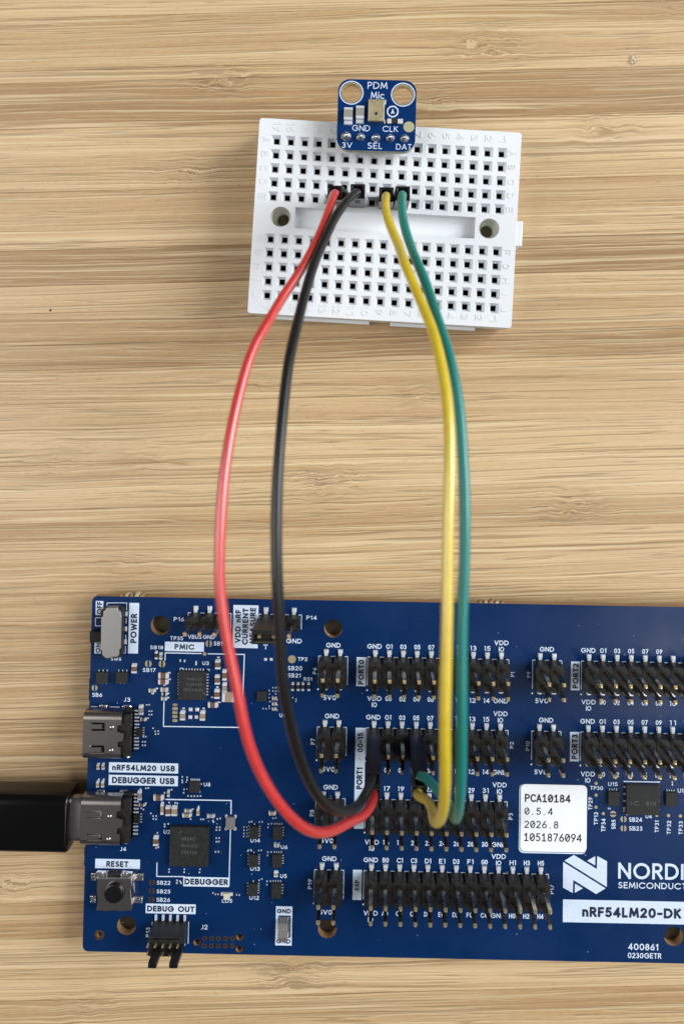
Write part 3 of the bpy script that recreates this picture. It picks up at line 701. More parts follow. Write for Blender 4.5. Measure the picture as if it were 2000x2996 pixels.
# ---------- chip capacitors, resistors
def smd(c, x0, y0, x1, y1, kind='b', horiz=None, h=.5):
    X0,Y0,X1,Y1 = qbox(c, x0, y0, x1, y1); cx_,cy_=(X0+X1)/2,(Y0+Y1)/2; w, d = X1-X0, Y1-Y0
    if horiz is None: horiz = w > d
    m_ = MB(); e = .23
    if horiz:
        m_.box(-w/2+w*e, w/2-w*e, -d/2, d/2, .03, h, 0)
        for s in (-1,1): m_.box(min(s*w/2, s*w*(.5-e)), max(s*w/2, s*w*(.5-e)), -d/2-.012, d/2+.012, .01, h+.02, 1, tx=.02, ty=.02)
        for s in (-1,1): m_.box(min(s*w/2, s*(w/2+.16)), max(s*w/2, s*(w/2+.16)), -d/2, d/2, .004, .2, 1, tx=.05, ty=.05)
    else:
        m_.box(-w/2, w/2, -d/2+d*e, d/2-d*e, .03, h, 0)
        for s in (-1,1): m_.box(-w/2-.012, w/2+.012, min(s*d/2, s*d*(.5-e)), max(s*d/2, s*d*(.5-e)), .01, h+.02, 1, tx=.02, ty=.02)
        for s in (-1,1): m_.box(-w/2, w/2, min(s*d/2, s*(d/2+.16)), max(s*d/2, s*(d/2+.16)), .004, .2, 1, tx=.05, ty=.05)
    return m_.build('resistor' if kind == 'r' else 'capacitor', [{'b':CAPB,'t':CAPT,'g':CAPG,'r':CHIP}[kind], SOLDER], BR, (cx_,cy_,ZB), random.uniform(-.03,.03))
for a in (('K',238,558,380,640,'b'),('K',236,658,376,732,'b'),('K',272,788,368,848,'g'),('K',90,806,180,858,'g'),('K',246,262,294,352,'g',False),('K',1100,368,1178,498,'b'),
          ('K',1096,602,1170,732,'b'),('K',1088,820,1168,950,'b'),('K',995,1010,1130,1085,'b'),('K',566,1148,640,1278,'t'),('K',870,1150,945,1282,'t'),('K',1210,520,1275,670,'b'),('K',1210,720,1275,860,'t'),
          ('K',1210,850,1400,1000,'t'),('4',615,872,672,968,'b'),('M',820,18,884,142,'g'),('M',848,190,920,230,'b'),('L',350,312,482,386,'b'),('L',518,478,590,606,'b'),('L',606,478,682,606,'t'),('L',344,908,416,1034,'b'),
          ('L',116,262,172,384,'g'),('L',792,520,884,560,'g'),('L',762,578,880,626,'t'),('L',962,510,1000,600,'t'),('L',1118,592,1210,640,'g'),('K',280,932,352,982,'g'),('K',288,862,360,905,'r'),
          ('M',222,850,258,922,'t'),('M',292,850,328,922,'t'),('M',215,1100,252,1178,'t'),('M',285,1100,322,1178,'t'),('L',140,440,220,470,'b'),('N',565,560,660,645,'t'),('N',565,715,660,800,'t'),('N',560,868,655,945,'t'),
          ('P',690,640,830,720,'t'),('L',448,430,490,590,'t'),('L',540,255,575,335,'g'),('K',180,240,222,345,'r',False),('P',810,1375,905,1465,'g'),('f',790,425,835,480,'g')):
    smd(*a[:5], kind=a[5], horiz=a[6] if len(a) > 6 else None, h=.32 if a[5] in 'rg' else .45)
for x in (1005,1068,1122,1188): smd('5', x-16, 1088, x+16, 1170, 'r', False, .3)
pads = MB()                                                   # bare and tiny solder joints, too small to pick apart
def pad(c, x, y, w=16, h=20, k=1.0):
    X0,Y0,X1,Y1 = qbox(c, x-w/2, y-h/2, x+w/2, y+h/2); pads.box(X0,X1,Y0,Y1, ZB+.004, ZB+.10*k+.03, 0, tx=(X1-X0)*.18, ty=(Y1-Y0)*.18)
for x, y in ((562,380),(628,385),(805,405),(802,435)): pad('K', x, y, 24, 40)
for x, y in ((720,1128),(820,1130),(715,1245),(812,1245)): pad('K', x, y, 58, 56)
for x, y in ((612,1110),(920,1112),(1145,330),(1130,785),(395,565),(400,665),(205,805),(140,882),(320,752),(375,880),(375,945),(1050,940),(1160,1015)): pad('K', x, y, 40, 24)
for x, y in ((572,312),(655,312),(735,318),(572,408),(655,408),(735,408),(462,395),(472,495),(460,600),(482,706),(465,835),(465,900),(290,910),(378,915),(692,655),(692,808),(690,960),(1140,600),(1232,640),(1232,705),(650,488)): pad('N', x, y, 34, 40)
for x in (692,757): pad('5', x, 820, 34, 32)
for x, y in ((108,1015),(180,1015),(108,1085),(178,1083),(106,1160),(176,1158),(105,1230),(176,1230),(230,900),(285,890),(460,900),(525,895),(668,945),(742,938),(662,1020),(210,1545),(265,1540),(445,1550),(505,1545),
             (650,1590),(732,1585),(648,1665),(828,1375),(890,1390),(818,1455),(886,1462),(775,812),(838,805)): pad('P', x, y, 28, 34)
for x, y in ((490,195),(530,190),(620,530),(650,515),(710,540),(750,540),(708,580),(800,440),(835,440),(720,208),(90,675),(120,690),(150,690),(362,695),(392,700),(122,205),(155,205)): pad('f', x, y, 15, 16)
for x, y in ((1020,345),(965,100),(1000,100),(965,150),(1000,150),(870,540),(905,540),(870,590),(905,590),(1050,390),(1095,385),(1055,430),(1095,425),(880,465),(915,465),(950,200),(870,10),(930,10),(965,8),(245,1075),(315,1075)): pad('M', x, y, 22, 20)
for x, y in ((752,62),(822,68),(752,110),(822,104),(754,140),(812,134),(778,240),(822,235),(772,290),(1024,165),(835,335),(882,338),(925,338),(970,338),(1014,336),(155,237),(232,225),(268,220),(230,440),(302,585),(335,625),(380,622),(338,665),(378,668),
             (500,740),(553,735),(500,775),(395,865),(378,1080),(410,1070),(565,1385),(562,1425),(782,1385),(778,1428),(1005,1385),(998,1430),(1245,785),(1290,785),(1240,825),(1288,825),(1240,940),(1280,938),(1240,992),(1275,990),(1225,1135),(1270,1132),
             (1255,665),(1295,658),(1020,670),(1055,670),(870,668),(988,485),(500,290),(600,245),(470,430),(565,430),(650,435),(680,440),(165,510),(195,530),(800,530),(905,525),(1200,710),(1190,690)): pad('L', x, y, 22, 22)
for x, y in ((550,300),(545,470),(540,620)): pad('4', x, y, 26, 56, 1.6)
for x, y in ((1370,160),(1370,200),(325,590),(352,590),(625,682),(660,680),(580,625)): pad('Q', x, y, 20, 30)
for x, y in ((1102,365),(1135,375),(1100,395),(1148,395)): pad('7', x, y, 18, 20)
pb = pads.build('solder_joints', [SOLDER], BR); pb['kind'] = 'stuff'
# LED
x0,y0,x1,y1 = qbox('O', 680,392,950,530); o = MB().box(x0, x0+.5, (y0+y1)/2, y1, ZB+.004, ZB+.22, 1).box(x1-.5, x1, (y0+y1)/2, y1, ZB+.004, ZB+.22, 1).box(x0+.45, x1-.45, y0, y1, ZB+.01, ZB+.5, 0, tx=.1).build('indicator_light', [LEDM, SOLDER], BR)
# round test points and solder bridges
def tpoint(c, x, y, r, k=0):
    p = q(c, x, y); R = r/CR[c][2]/16.25
    MB().cyl(p.x, p.y, R, ZB+.003, ZB+.03, 18).build('test_point', [COPPER], BR)
for a in (('5',995,818,46),('K',935,278,28),('Q',125,178,26),('Q',124,372,26),('Q',122,568,26),('Q',243,674,26),('Q',1116,700,26),('Q',1310,706,26),('Q',1504,712,26)): tpoint(*a)
def bridge(c, x, y, r, vert=False):
    p = q(c, x, y); R = r/CR[c][2]/16.25; m_ = MB()
    for s in (0, 180):
        a = [(R*math.cos(math.radians(t+s)), R*1.05*math.sin(math.radians(t+s))) for t in range(-75, 76, 15)]
        if vert: a = [(-b, c_) for c_, b in a][::-1]; a = [(k[0], k[1]) for k in a]
        m_.prism([(p.x+b, p.y+c_) for b, c_ in a], ZB+.003, ZB+.03)
    m_.build('solder_bridge', [COPPR2 if c == '7' else COPPER], BR)
for a in (('K',75,428,52),('K',285,430,52),('K',1000,120,52),('4',186,1146,34),('7',823,388,34),('7',820,486,34),('7',818,580,34),('Q',402,680,50,True),('Q',573,765,50),('Q',573,915,50)): bridge(*a)
m_ = MB()
for k, (ya, yb) in enumerate(((1038,1075),(1092,1138),(1156,1196),(1214,1256),(1274,1318))):
    x0,y0,x1,y1 = qbox('K', 442, ya, 524, yb); m_.prism(rrect(x0,x1,y0,y1,.12 if k in (1,2,3) else .25, 3), ZB+.003, ZB+.03)
m_.build('solder_bridge', [COPPER], BR)
# speckles of solder and dust on the mask
m_ = MB()
for k in range(90):
    x = random.uniform(-50, 56); y = random.uniform(-53, 7); r = random.uniform(.03, .08)
    m_.cyl(x, y, r, ZB+.002, ZB+.02, 5)
o = m_.build('dust_specks', [SILK], BR); o['kind'] = 'stuff'
silk.build('printed_outlines', [SILK], BR)['kind'] = 'stuff'
# ---------- USB-C receptacles
def receptacle(c, x0, y0, x1, y1, slots, label):
    H = 3.16; a = q(c, x0, (y0+y1)/2, H); b = q(c, x1, (y0+y1)/2, H); t_ = q(c, (x0+x1)/2, y0, H); b_ = q(c, (x0+x1)/2, y1, H)
    cx_, cy_ = (a.x+b.x)/2, (t_.y+b_.y)/2; L = (b-a).length; Wd = (t_-b_).length
    root = None; r = 1.25; n = 8
    # rolled tube (cross-section in y-z), top flat left open for the slotted plate
    prof = []
    for k in range(n+1): t = math.radians(90*k/n); prof.append((-Wd/2+r-r*math.sin(t), H-r+r*math.cos(t)))
    for k in range(n+1): t = math.radians(90*k/n); prof.append((-Wd/2+r-r*math.cos(t), r-r*math.sin(t)+.02))
    prof2 = [(-y, z) for (y, z) in reversed(prof)]
    pr = prof + prof2
    m_ = MB(); N_ = len(pr)
    m_.add([(-L/2, y, z) for y, z in pr] + [(L/2, y, z) for y, z in pr], [(i, i+1, N_+i+1, N_+i) for i in range(N_-1)], 0, True)
    ins = .22; pi = [(y*(1-ins*2/Wd), .0+ins+(z)*(1-2*ins/H)) for y, z in pr]
    m_.add([(-L/2, y, z) for y, z in pr] + [(-L/2, y, z) for y, z in pi], [(i, N_+i, N_+i+1, i+1) for i in range(N_-1)], 0)
    m_.add([(-L/2, y, z) for y, z in pi] + [(L/2-.3, y, z) for y, z in pi], [(N_+i, N_+i+1, i+1, i) for i in range(N_-1)], 0, True)
    sh = m_.build('usb_receptacle', [STEEL], BR, (cx_, cy_, ZB)); sh['label'] = label
    hl = []
    def loc(x, y): p = q(c, x, y, H); return (p.x-cx_, p.y-cy_)
    for (sx0, sy0, sx1, sy1) in slots:      # U shaped spring slots, open to the left
        wx = (sy1-sy0)*.17; wy = (sy1-sy0)*.24
        pts = [(sx0,sy0),(sx1,sy0+4),(sx1,sy1),(sx0,sy1),(sx0,sy1-wy),(sx1-wx*1.6,sy1-wy),(sx1-wx*2.4,(sy0+sy1)/2+3),(sx1-wx*1.6,sy0+wy+4),(sx0,sy0+wy)]
        hl.append([loc(*p) for p in pts])
    yi = Wd/2-r
    notch = loc(x1, slots[0][1]+20)
    outer_ = [(-L/2,-yi),(L/2,-yi),(L/2,-yi*.62),(L/2-.55,-yi*.60),(L/2-.55,-yi*.30),(L/2+.35,-yi*.22),(L/2+.5,yi*.18),(L/2-.2,yi*.26),(L/2-.7,yi*.30),(L/2-.7,yi*.66),(L/2,yi*.7),(L/2,yi),(-L/2,yi)]
    link('top_plate', slab_mesh('top_plate', outer_, hl, H-.2, H+.004, [STEEL, STEEL]), sh)
    dm = MB()
    for (sx0, sy0, sx1, sy1) in slots:
        p = loc(sx1+ (sx1-sx0)*.45, (sy0+sy1)/2+14); dm.lathe(p[0], p[1], [(.42,H+.005),(.36,H+.10),(.2,H+.17),(.01,H+.19)], 14)
    dm.build('dimple', [STEEL], sh)
    MB().box(-L/2+1.3, L/2+1.5, -Wd/2+.55, Wd/2-.55, .25, H-.6).box(L/2-.2, L/2+1.5, -Wd/2+.2, Wd/2-.2, .05, 1.5).build('insulator', [BLACK], sh)
    m_ = MB(); 
    for k in range(12):
        y = -Wd/2+.85+(Wd-1.7)*k/11
        m_.box(L/2+1.1, L/2+2.35, y-.11, y+.11, .01, .2, 0, tx=.05); m_.box(L/2+1.0, L/2+1.5, y-.1, y+.1, .2, .8, 0)
    m_.build('contact_leads', [SOLDER], sh)['kind'] = 'stuff'
    return sh, cx_, cy_, L, Wd, H
r1 = receptacle('M', 14, 122, 560, 812, ((112,262,330,384),(105,590,322,716)), 'empty silver USB-C socket above the nRF54LM20 USB label')
r2 = receptacle('6', 578, 624, 862, 982, ((624,716,736,772),(622,878,730,936)), 'silver USB-C socket with the black plug pushed in')
def blob(c, x, y, w, h, z=.28):
    X0,Y0,X1,Y1 = qbox(c, x-w/2, y-h/2, x+w/2, y+h/2); cx_,cy_=(X0+X1)/2,(Y0+Y1)/2; a, b = (X1-X0)/2, (Y1-Y0)/2
    vs = []; n = 16
    for rr, zz in ((1.0,.01),(.93,z*.6),(.7,z),(.45,z*.8),(.2,z*.62)):
        vs += [(a*rr*math.copysign(abs(math.cos(2*math.pi*i/n))**.7, math.cos(2*math.pi*i/n)), b*rr*math.copysign(abs(math.sin(2*math.pi*i/n))**.7, math.sin(2*math.pi*i/n)), zz) for i in range(n)]
    fs = [(k*n+i, k*n+(i+1)%n, (k+1)*n+(i+1)%n, (k+1)*n+i) for k in range(4) for i in range(n)] + [tuple(4*n+i for i in range(n))]
    MB().add(vs, fs, 0, True).build('solder_tab', [TIN], BR, (cx_, cy_, ZB))
for a in (('4',285,1360,104,52),('4',553,1366,118,56),('6',723,580,64,34),('6',893,582,74,38),('M',670,742,60,66),('6',905,935,32,36)): blob(*a)
# ---------- power switch
def P_(c, pts, h): return [(p.x, p.y) for p in (q(c, x, y, h) for x, y in pts)]
H = 1.9
o = MB().prism(P_('4', [(300,232),(325,215),(505,210),(518,225),(510,740),(495,790),(300,800),(262,760),(262,250)], H*.5), ZB+.01, ZB+1.35).build('switch_base', [BLACK], BR, bevel=.08)
MB().prism(P_('4', [(315,232),(444,228),(452,258),(478,272),(488,335),(480,700),(462,720),(462,775),(440,795),(400,792),(330,812),(300,800),(272,770),(270,725),(256,705),(262,340),(282,330),(286,270),(312,256)], H), ZB+.35, ZB+H).build('switch_cover', [COVER], BR, bevel=.10, seg=3)
kp = P_('4', [(133,498),(268,500),(262,626),(133,622)], 1.0); MB().prism(kp, ZB+.35, ZB+1.3).build('switch_slider', [HOUSE], BR, bevel=.12)
# ---------- reset button
H = 1.9
b = MB().prism(P_('7', [(207,345),(590,345),(600,420),(583,480),(600,640),(590,705),(470,712),(420,704),(300,712),(197,702),(215,620),(205,480)], H), ZB+.12, ZB+H).build('button_body', [STEEL], BR, bevel=.06)
p = q('7', 390, 520, H+.6); R = 108/3.824/16.6
MB().lathe(p.x, p.y, [(R, ZB+H-.1),(R, ZB+H+.45),(R*.93, ZB+H+.6),(R*.8, ZB+H+.62),(.01, ZB+H+.60)], 32).build('button_cap', [HOUSE], BR)
m_ = MB(); m_.prism(P_('7', [(203,266),(330,270),(318,342),(203,342)], 1.2), ZB+.8, ZB+1.5, 0); m_.prism(P_('7', [(486,270),(606,278),(595,342),(474,342)], 1.2), ZB+.8, ZB+1.5, 0)
m_.build('button_flange', [TIN], BR, bevel=.08)
MB().prism(P_('7', [(325,296),(490,290),(480,340),(318,345)], 1.0), ZB+.02, ZB+1.25).build('button_latch', [BLACK], BR, bevel=.05)
for a in ((142,268,206,358),(612,275,735,360),(132,520,205,608),(598,532,726,612)):
    x0,y0,x1,y1 = qbox('7', *a); MB().box(x0,x1,y0,y1, ZB+.004, ZB+.42, 0, tx=.1, ty=.1).build('solder_tab', [TIN], BR, bevel=.07)
x0,y0,x1,y1 = qbox('7', 332,248,548,290); MB().box(x0,x1,y0,y1, ZB+.024, ZB+.06).build('bare_pad', [TIN], BR)
# ---------- ground test clip
x0,y0,x1,y1 = qbox('f', 848,965,950,1190); m_ = MB(); w = x1-x0
y0 += .1
prof = [(y1+.0,.02),(y1+.0,.35),(y1-.35,1.0),(y1-1.0,1.5),(y0+.9,1.55),(y0+.25,1.2),(y0,.4),(y0,.02)]
N_ = len(prof)
for dz in (0,):
    m_.add([(x0,y,z+ZB) for y,z in prof]+[(x1,y,z+ZB) for y,z in prof], [(i,i+1,N_+i+1,N_+i) for i in range(N_-1)], 0)
o = m_.build('ground_clip', [COVER], BR); s = o.modifiers.new('gauge','SOLIDIFY'); s.thickness = .22; s.offset = 0; md = o.modifiers.new('edge','BEVEL'); md.width=.06; md.limit_method='ANGLE'
x0,y0,x1,y1 = qbox('f', 846,948,972,1186); MB().box(x0,x1,y0,y1, ZB+.004, ZB+.05).build('bare_pad', [TIN], BR)
# ---------- debug connector: tall 10-pin header with two guide blades
x0 = q('7', 850, 800).x; x1 = q('7', 1216, 800).x; y1 = q('7', 1000, 806).y; y0 = y1-3.4
cx_, cy_ = (x0+x1)/2, (y0+y1)/2
b = MB().box(x0-cx_, x1-cx_, y0-cy_, y1-cy_, .1, 4.4, tx=.05, ty=.05).box(x0-cx_+.25, x1-cx_-.25, y0-cy_+.25, y1-cy_-.3, 4.4, 4.8).build('debug_connector', [BLACK], BR, (cx_,cy_,ZB), bevel=.12)
b['label'] = 'tall ten-pin socket with two black guide blades under the DEBUG OUT label'
for k in range(5):
    X = q('7', 868+80.5*k, 770).x-cx_
    MB().box(X-.22, X+.22, y1-cy_-.2, y1-cy_+.95, .01, .32, 1, tx=.05).box(X-.2, X+.2, .5, .9, .3, 5.6, 0, tx=.06, ty=.06).build('pin', [GOLD, SOLDER], b)
    MB().box(X-.2, X+.2, -.9, -.5, .3, 5.5, 0, tx=.06, ty=.06).box(X-.22, X+.22, y0-cy_-.9, y0-cy_+.1, .01, .32, 1).build('pin', [GOLD, SOLDER], b)
for xs in (822, 1058):
    p = q('7', xs, 1322, 8.6); MB().box(p.x-.78-cx_, p.x+.78-cx_, p.y-.5-cy_, p.y+.5-cy_, 4.0, 8.6, 0, tx=.06).build('guide_blade', [HOUSE], b, bevel=.16, seg=3)
# ---------- sticker
x0,y0,x1,y1 = qbox('e', 112,135,706,745); MB().prism(rrect(x0,x1,y0,y1,.9), ZB+.003, ZB+.012).build('label_panel', [SILK], BR)
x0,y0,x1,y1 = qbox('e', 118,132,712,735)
MB().prism(rrect(x0,x1,y0,y1,.95), ZB+.0125, ZB+.02).build('sticker_border', [INK], BR).name = 'sticker_outline'  # dark border line around the sticker
x0,y0,x1,y1 = qbox('e', 124,136,708,728)
so = MB().prism(rrect(x0,x1,y0,y1,.85), ZB+.021, ZB+.10).build('paper_sticker', [STICK], BR)
l = MB()
for s, bx, w in (('PCA!@!84',(160,220,566,292),.18),('@.5.4',(158,338,410,402),.145),('2@26.8',(156,454,460,520),.145),('!@5!876@94',(152,565,664,638),.145)):
    text(MB(), s, *qbox('e', *bx), ZB+.108, w, 0, mono=True).build('lettering', [INKB], so)
# ================================================================== JUMPER CAP on the current-measure header
JC = thing('jumper_shunt', 'small black jumper cap bridging two pins beside the CURRENT MEASURE label', 'shunt', (p14.x+1.27, p14.y-P_END, ZB+2.74))
MB().box(-2.5, 2.5, -1.22, 1.22, 0, 5.2).box(-2.5, 2.5, .45, 1.22, 5.2, 6.3).box(-2.5, -2.1, -1.22, .45, 5.2, 6.3).box(2.1, 2.5, -1.22, .45, 5.2, 6.3).box(-2.1, 2.1, -1.22, -.95, 5.2, 6.3).build('cap_shell', [BLACK], JC, bevel=.08)
MB().box(-1.9, 1.9, -.85, -.7, 5.21, 6.45).build('metal_clip', [SPRING], JC)
# ================================================================== USB CABLE
sh, ux, uy, uL, uW, uH = r2
UC = thing('usb_cable', 'black USB-C cable plug entering from the left into the lower socket', 'cable', (ux-uL/2-8, uy, 0))
ox, oy = ux-uL/2-8, uy; zc = ZB+1.58
xa = q('6', 505, 795, 1.4+1.6).x
m_ = MB(); r = 1.15; hh = 1.2; ww = uW/2-.35; pr = []
for (sy, sz, a) in ((1,1,0),(-1,1,90),(-1,-1,180),(1,-1,270)):
    for k in range(7):
        t = math.radians(a+15*k); pr.append((sy*(ww-r)+r*math.cos(t), sz*(hh-r*.98)+r*.98*math.sin(t)))
n = len(pr); X0, X1 = xa-1-ox, ux+uL/2-1.6-ox
m_.add([(X0,y,z+zc) for y,z in pr]+[(X1,y,z+zc) for y,z in pr], [(i,(i+1)%n,n+(i+1)%n,n+i) for i in range(n)]+[tuple(range(n,2*n))], 0, True)
m_.build('plug_shell', [PLUG], UC)
hT = 4.6; ya = q('6', 250, 578, 3.2).y; yb = q('6', 250, 1006, 3.2).y; xb = q('6', 502, 700, 3.2).x; cyo = (ya+yb)/2-oy; ww = (ya-yb)/2; hh = 3.1
pr = []; r = 1.7
for (sy, sz, a) in ((1,1,0),(-1,1,90),(-1,-1,180),(1,-1,270)):
    for k in range(9):
        t = math.radians(a+11.25*k); pr.append((sy*(ww-r)+r*math.cos(t), sz*(hh-r)+r*math.sin(t)))
n = len(pr); rings = [(xb-ox, .93), (xb-ox-.12, .975), (xb-ox-.4, 1.0), (xb-ox-24, 1.0), (xb-ox-25.5, .95), (xb-ox-26.5, .7), (xb-ox-27, .45)]
vs = [(x, cyo+y*s_, zc+z*s_) for x, s_ in rings for y, z in pr]
fs = [(k*n+(i+1)%n, k*n+i, (k+1)*n+i, (k+1)*n+(i+1)%n) for k in range(len(rings)-1) for i in range(n)] + [tuple(range(n))]
MB().add(vs, fs, 0, True).build('plug_overmold', [OVER], UC)
MB().tube([(xb-ox-26, cyo, zc), (xb-ox-40, cyo, zc-1), (xb-ox-60, cyo+1, 2.2), (xb-ox-90, cyo+4, 1.9)], 1.9).build('cord', [OVER], UC)
# ================================================================== BREADBOARD
HB = 4.5
a17, a1, j17, j1 = (q('u',195,381,HB), q('u',1403,449,HB), q('v',144,554,HB), q('v',1355,625,HB))
ang = math.atan2((a1-a17).y+(j1-j17).y, (a1-a17).x+(j1-j17).x); cen = (a17+a1+j17+j1)/4
BB = thing('breadboard', 'white mini solderless breadboard with rows of square holes, under the microphone board', 'breadboard', (cen.x, cen.y, 0), ang)
def bl(p): d = p-cen; c_, s_ = math.cos(-ang), math.sin(-ang); return (d.x*c_-d.y*s_, d.x*s_+d.y*c_)
ct = [bl(q('u',108,265,HB)), bl(q('u',1504,343,HB)), bl(q('v',45,650,HB)), bl(q('v',1447,727,HB))]
bx0, bx1 = (ct[0][0]+ct[2][0])/2, (ct[1][0]+ct[3][0])/2; by1, by0 = (ct[0][1]+ct[1][1])/2, (ct[2][1]+ct[3][1])/2
ZT = ZB+HB
colx = [(i-8)*2.54 for i in range(17)]; rowy = [13.97-2.54*k for k in range(5)] + [-3.81-2.54*k for k in range(5)]
fun = MB(); sq = []
for y in rowy:
    for x in colx:
        o_, i_, d_ = .875, .455, 1.25
        sq.append([(x-o_,y-o_),(x+o_,y-o_),(x+o_,y+o_),(x-o_,y+o_)])
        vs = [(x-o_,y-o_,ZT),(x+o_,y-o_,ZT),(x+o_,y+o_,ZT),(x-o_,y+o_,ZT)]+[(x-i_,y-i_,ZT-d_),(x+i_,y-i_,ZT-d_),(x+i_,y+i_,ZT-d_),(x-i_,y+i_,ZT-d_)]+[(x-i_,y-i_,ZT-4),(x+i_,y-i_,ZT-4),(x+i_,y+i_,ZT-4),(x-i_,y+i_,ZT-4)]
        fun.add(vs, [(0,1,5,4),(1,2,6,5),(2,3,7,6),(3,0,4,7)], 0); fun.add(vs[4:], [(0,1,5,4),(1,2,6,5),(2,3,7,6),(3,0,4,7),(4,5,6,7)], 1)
h1, h2 = bl(q('v',220,135,HB)), bl(q('v',1331,198,HB)); c0, c1 = bl(q('v',297,83,HB)), bl(q('v',1255,250,HB)); c2 = bl(q('v',293,198,HB)); c3 = bl(q('v',1255,138,HB))
gx0, gx1 = (c0[0]+c2[0])/2, (c1[0]+c3[0])/2; gy1, gy0 = (c0[1]+c3[1])/2, (c1[1]+c2[1])/2
hl = sq + [circle(*h1, 1.80, 32), circle(*h2, 1.80, 32), [(gx0,gy0),(gx1,gy0),(gx1,gy1),(gx0,gy1)]]
top = link('top_face', slab_mesh('top_face', rrect(bx0, bx1, by0, by1, .5, 4), hl, None, ZT, [WHITEP]), BB)
for y in rowy:
    for x in colx:                       # sprung contact leaves, seen in some of the holes
        if random.random() < .45:
            a = random.uniform(-.38, .1); fun.add([(x+a,y-.4,ZT-1.7),(x+a+.22,y-.4,ZT-2.3),(x+a+.22,y+.4,ZT-2.3),(x+a,y+.4,ZT-1.7)], [(0,1,2,3)], 2)
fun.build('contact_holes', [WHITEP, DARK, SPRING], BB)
m_ = MB()
for h_ in (h1, h2):
    m_ = MB(); m_.lathe(*h_, [(1.80,ZT),(1.78,ZT-3.2),(1.17,ZT-3.2),(1.15,ZT-5.8)], 32, 0); m_.lathe(*h_, [(1.15,ZT-5.8),(.01,ZT-5.8)], 32, 1)
    for f in m_.f: f.reverse()
    m_.build('mounting_hole', [IVORY, mat('foam_tape', (.30,.24,.15), .7)], BB); m_ = MB()
m_ = MB(); D = 1.9
m_.add([(gx0,gy0,ZT),(gx1,gy0,ZT),(gx1,gy1,ZT),(gx0,gy1,ZT),(gx0,gy0,ZT-D),(gx1,gy0,ZT-D),(gx1,gy1,ZT-D),(gx0,gy1,ZT-D)], [(0,1,5,4),(1,2,6,5),(2,3,7,6),(3,0,4,7),(4,5,6,7)])
m_.build('centre_channel', [WHITEP], BB)
m_ = MB(); R0 = rrect(bx0, bx1, by0, by1, .5, 4); R1 = rrect(bx0-.06, bx1+.06, by0-.06, by1+.06, .56, 4); R2 = rrect(bx0-.12, bx1+.12, by0-.16, by1+.1, .6, 4); R3 = rrect(bx0+.1, bx1-.1, by0+.05, by1-.1, .5, 4)
n = len(R0); lv = [(R0,ZT),(R1,ZT-.10),(R2,ZT-1.6),(R2,1.1),(R3,1.05),(R3,.02)]
m_.add([(x,y,z) for R_, z in lv for x, y in R_], [((k+1)*n+i,(k+1)*n+(i+1)%n,k*n+(i+1)%n,k*n+i) for k in range(len(lv)-1) for i in range(n)])
m_.build('side_wall', [WHITEP], BB)
t0 = bl(q('v',1512,160,HB-1.2)); t1 = bl(q('v',1500,292,HB-1.2))
MB().box(bx1-.1, t0[0], t1[1], t0[1], .3, ZT-1.2, tx=0).build('joining_tab', [WHITEP], BB, bevel=.12)
l0 = bl(q('v',690,700,HB))[0]; l1 = bl(q('v',805,700,HB))[0]
MB().box(bx0+3.5, l0, by0-.75, by0-.1, .3, ZT-3.4).box(l1, bx1-6.0, by0-.75, by0-.1, .3, ZT-3.4).build('joining_rail', [WHITEP], BB, bevel=.1)
m_ = MB()
for i, x in enumerate(colx):
    s_ = str(17-i).replace('1', '|') if False else str(17-i)
    for yy in (by1-1.35, by0+1.55):
        hgt = 1.5 if len(s_) == 1 else 2.3
        text(MB(), s_, x-.62, yy-hgt/2*.75, x+.62, yy+hgt/2*.75, ZT+.09, .15, 270, th=.10).build('raised_number', [WHITEP], BB)
for k, y in enumerate(rowy):
    for xx in (bx0+1.35, bx1-1.35): text(MB(), 'ABCDEFGHIJ'[k], xx-.62, y-.5, xx+.62, y+.5, ZT+.09, .15, 270, th=.10).build('raised_letter', [WHITEP], BB)
MB().prism([(x, y) for x, y in R3], .0, .01).build('adhesive_pad', [CLEAR], BB)
# ================================================================== MICROPHONE BREAKOUT
HM = HB+2.54+1.6+.1
w0, w1, w2, w3 = q('w',247,100,HM), q('w',1372,130,HM), q('w',213,1120,HM), q('w',1330,1150,HM)
mc = (w0+w1+w2+w3)/4; ma = math.atan2((w1-w0).y+(w3-w2).y, (w1-w0).x+(w3-w2).x)
MW = ((w1-w0).length+(w3-w2).length)/2; MHt = ((w0-w2).length+(w1-w3).length)/2
MI = thing('microphone_board', 'small rounded blue microphone breakout board standing in the top of the white breadboard', 'microphone board', (mc.x, mc.y, ZT), ma)
def ml(p): d = p-mc; c_, s_ = math.cos(-ma), math.sin(-ma); return (d.x*c_-d.y*s_, d.x*s_+d.y*c_)
def wq(x, y, h=HM): return ml(q('w', x, y, h))
def wbox(x0, y0, x1, y1, h=HM):
    a, b, c_, d = wq(x0,y0,h), wq(x1,y0,h), wq(x0,y1,h), wq(x1,y1,h)
    return (a[0]+c_[0])/2, (c_[1]+d[1])/2, (b[0]+d[0])/2, (a[1]+b[1])/2
zt = HM-HB; m1, m2 = wq(430,300), wq(1168,328)
link('board', slab_mesh('board', rrect(-MW/2,MW/2,-MHt/2,MHt/2,2.1,8), [circle(*m1,1.62),circle(*m2,1.62)], zt-1.6, zt, [BLUE2, FR4G]), MI)
m_ = MB()
for c_ in (m1, m2): m_.ring(*c_, 1.93, 2.10, zt+.003, zt+.012, 36)
m_.build('printed_rings', [SILK], MI)
m_ = MB()
for c_ in (m1, m2):
    m_.ring(*c_, 1.60, 1.83, zt+.002, zt+.02, 36); m_.lathe(*c_, [(1.6,zt-1.6),(1.6,zt+.015)], 36)
for f in m_.f[-36:]: f.reverse()
m_.build('hole_plating', [COPPER], MI)
l = MB()
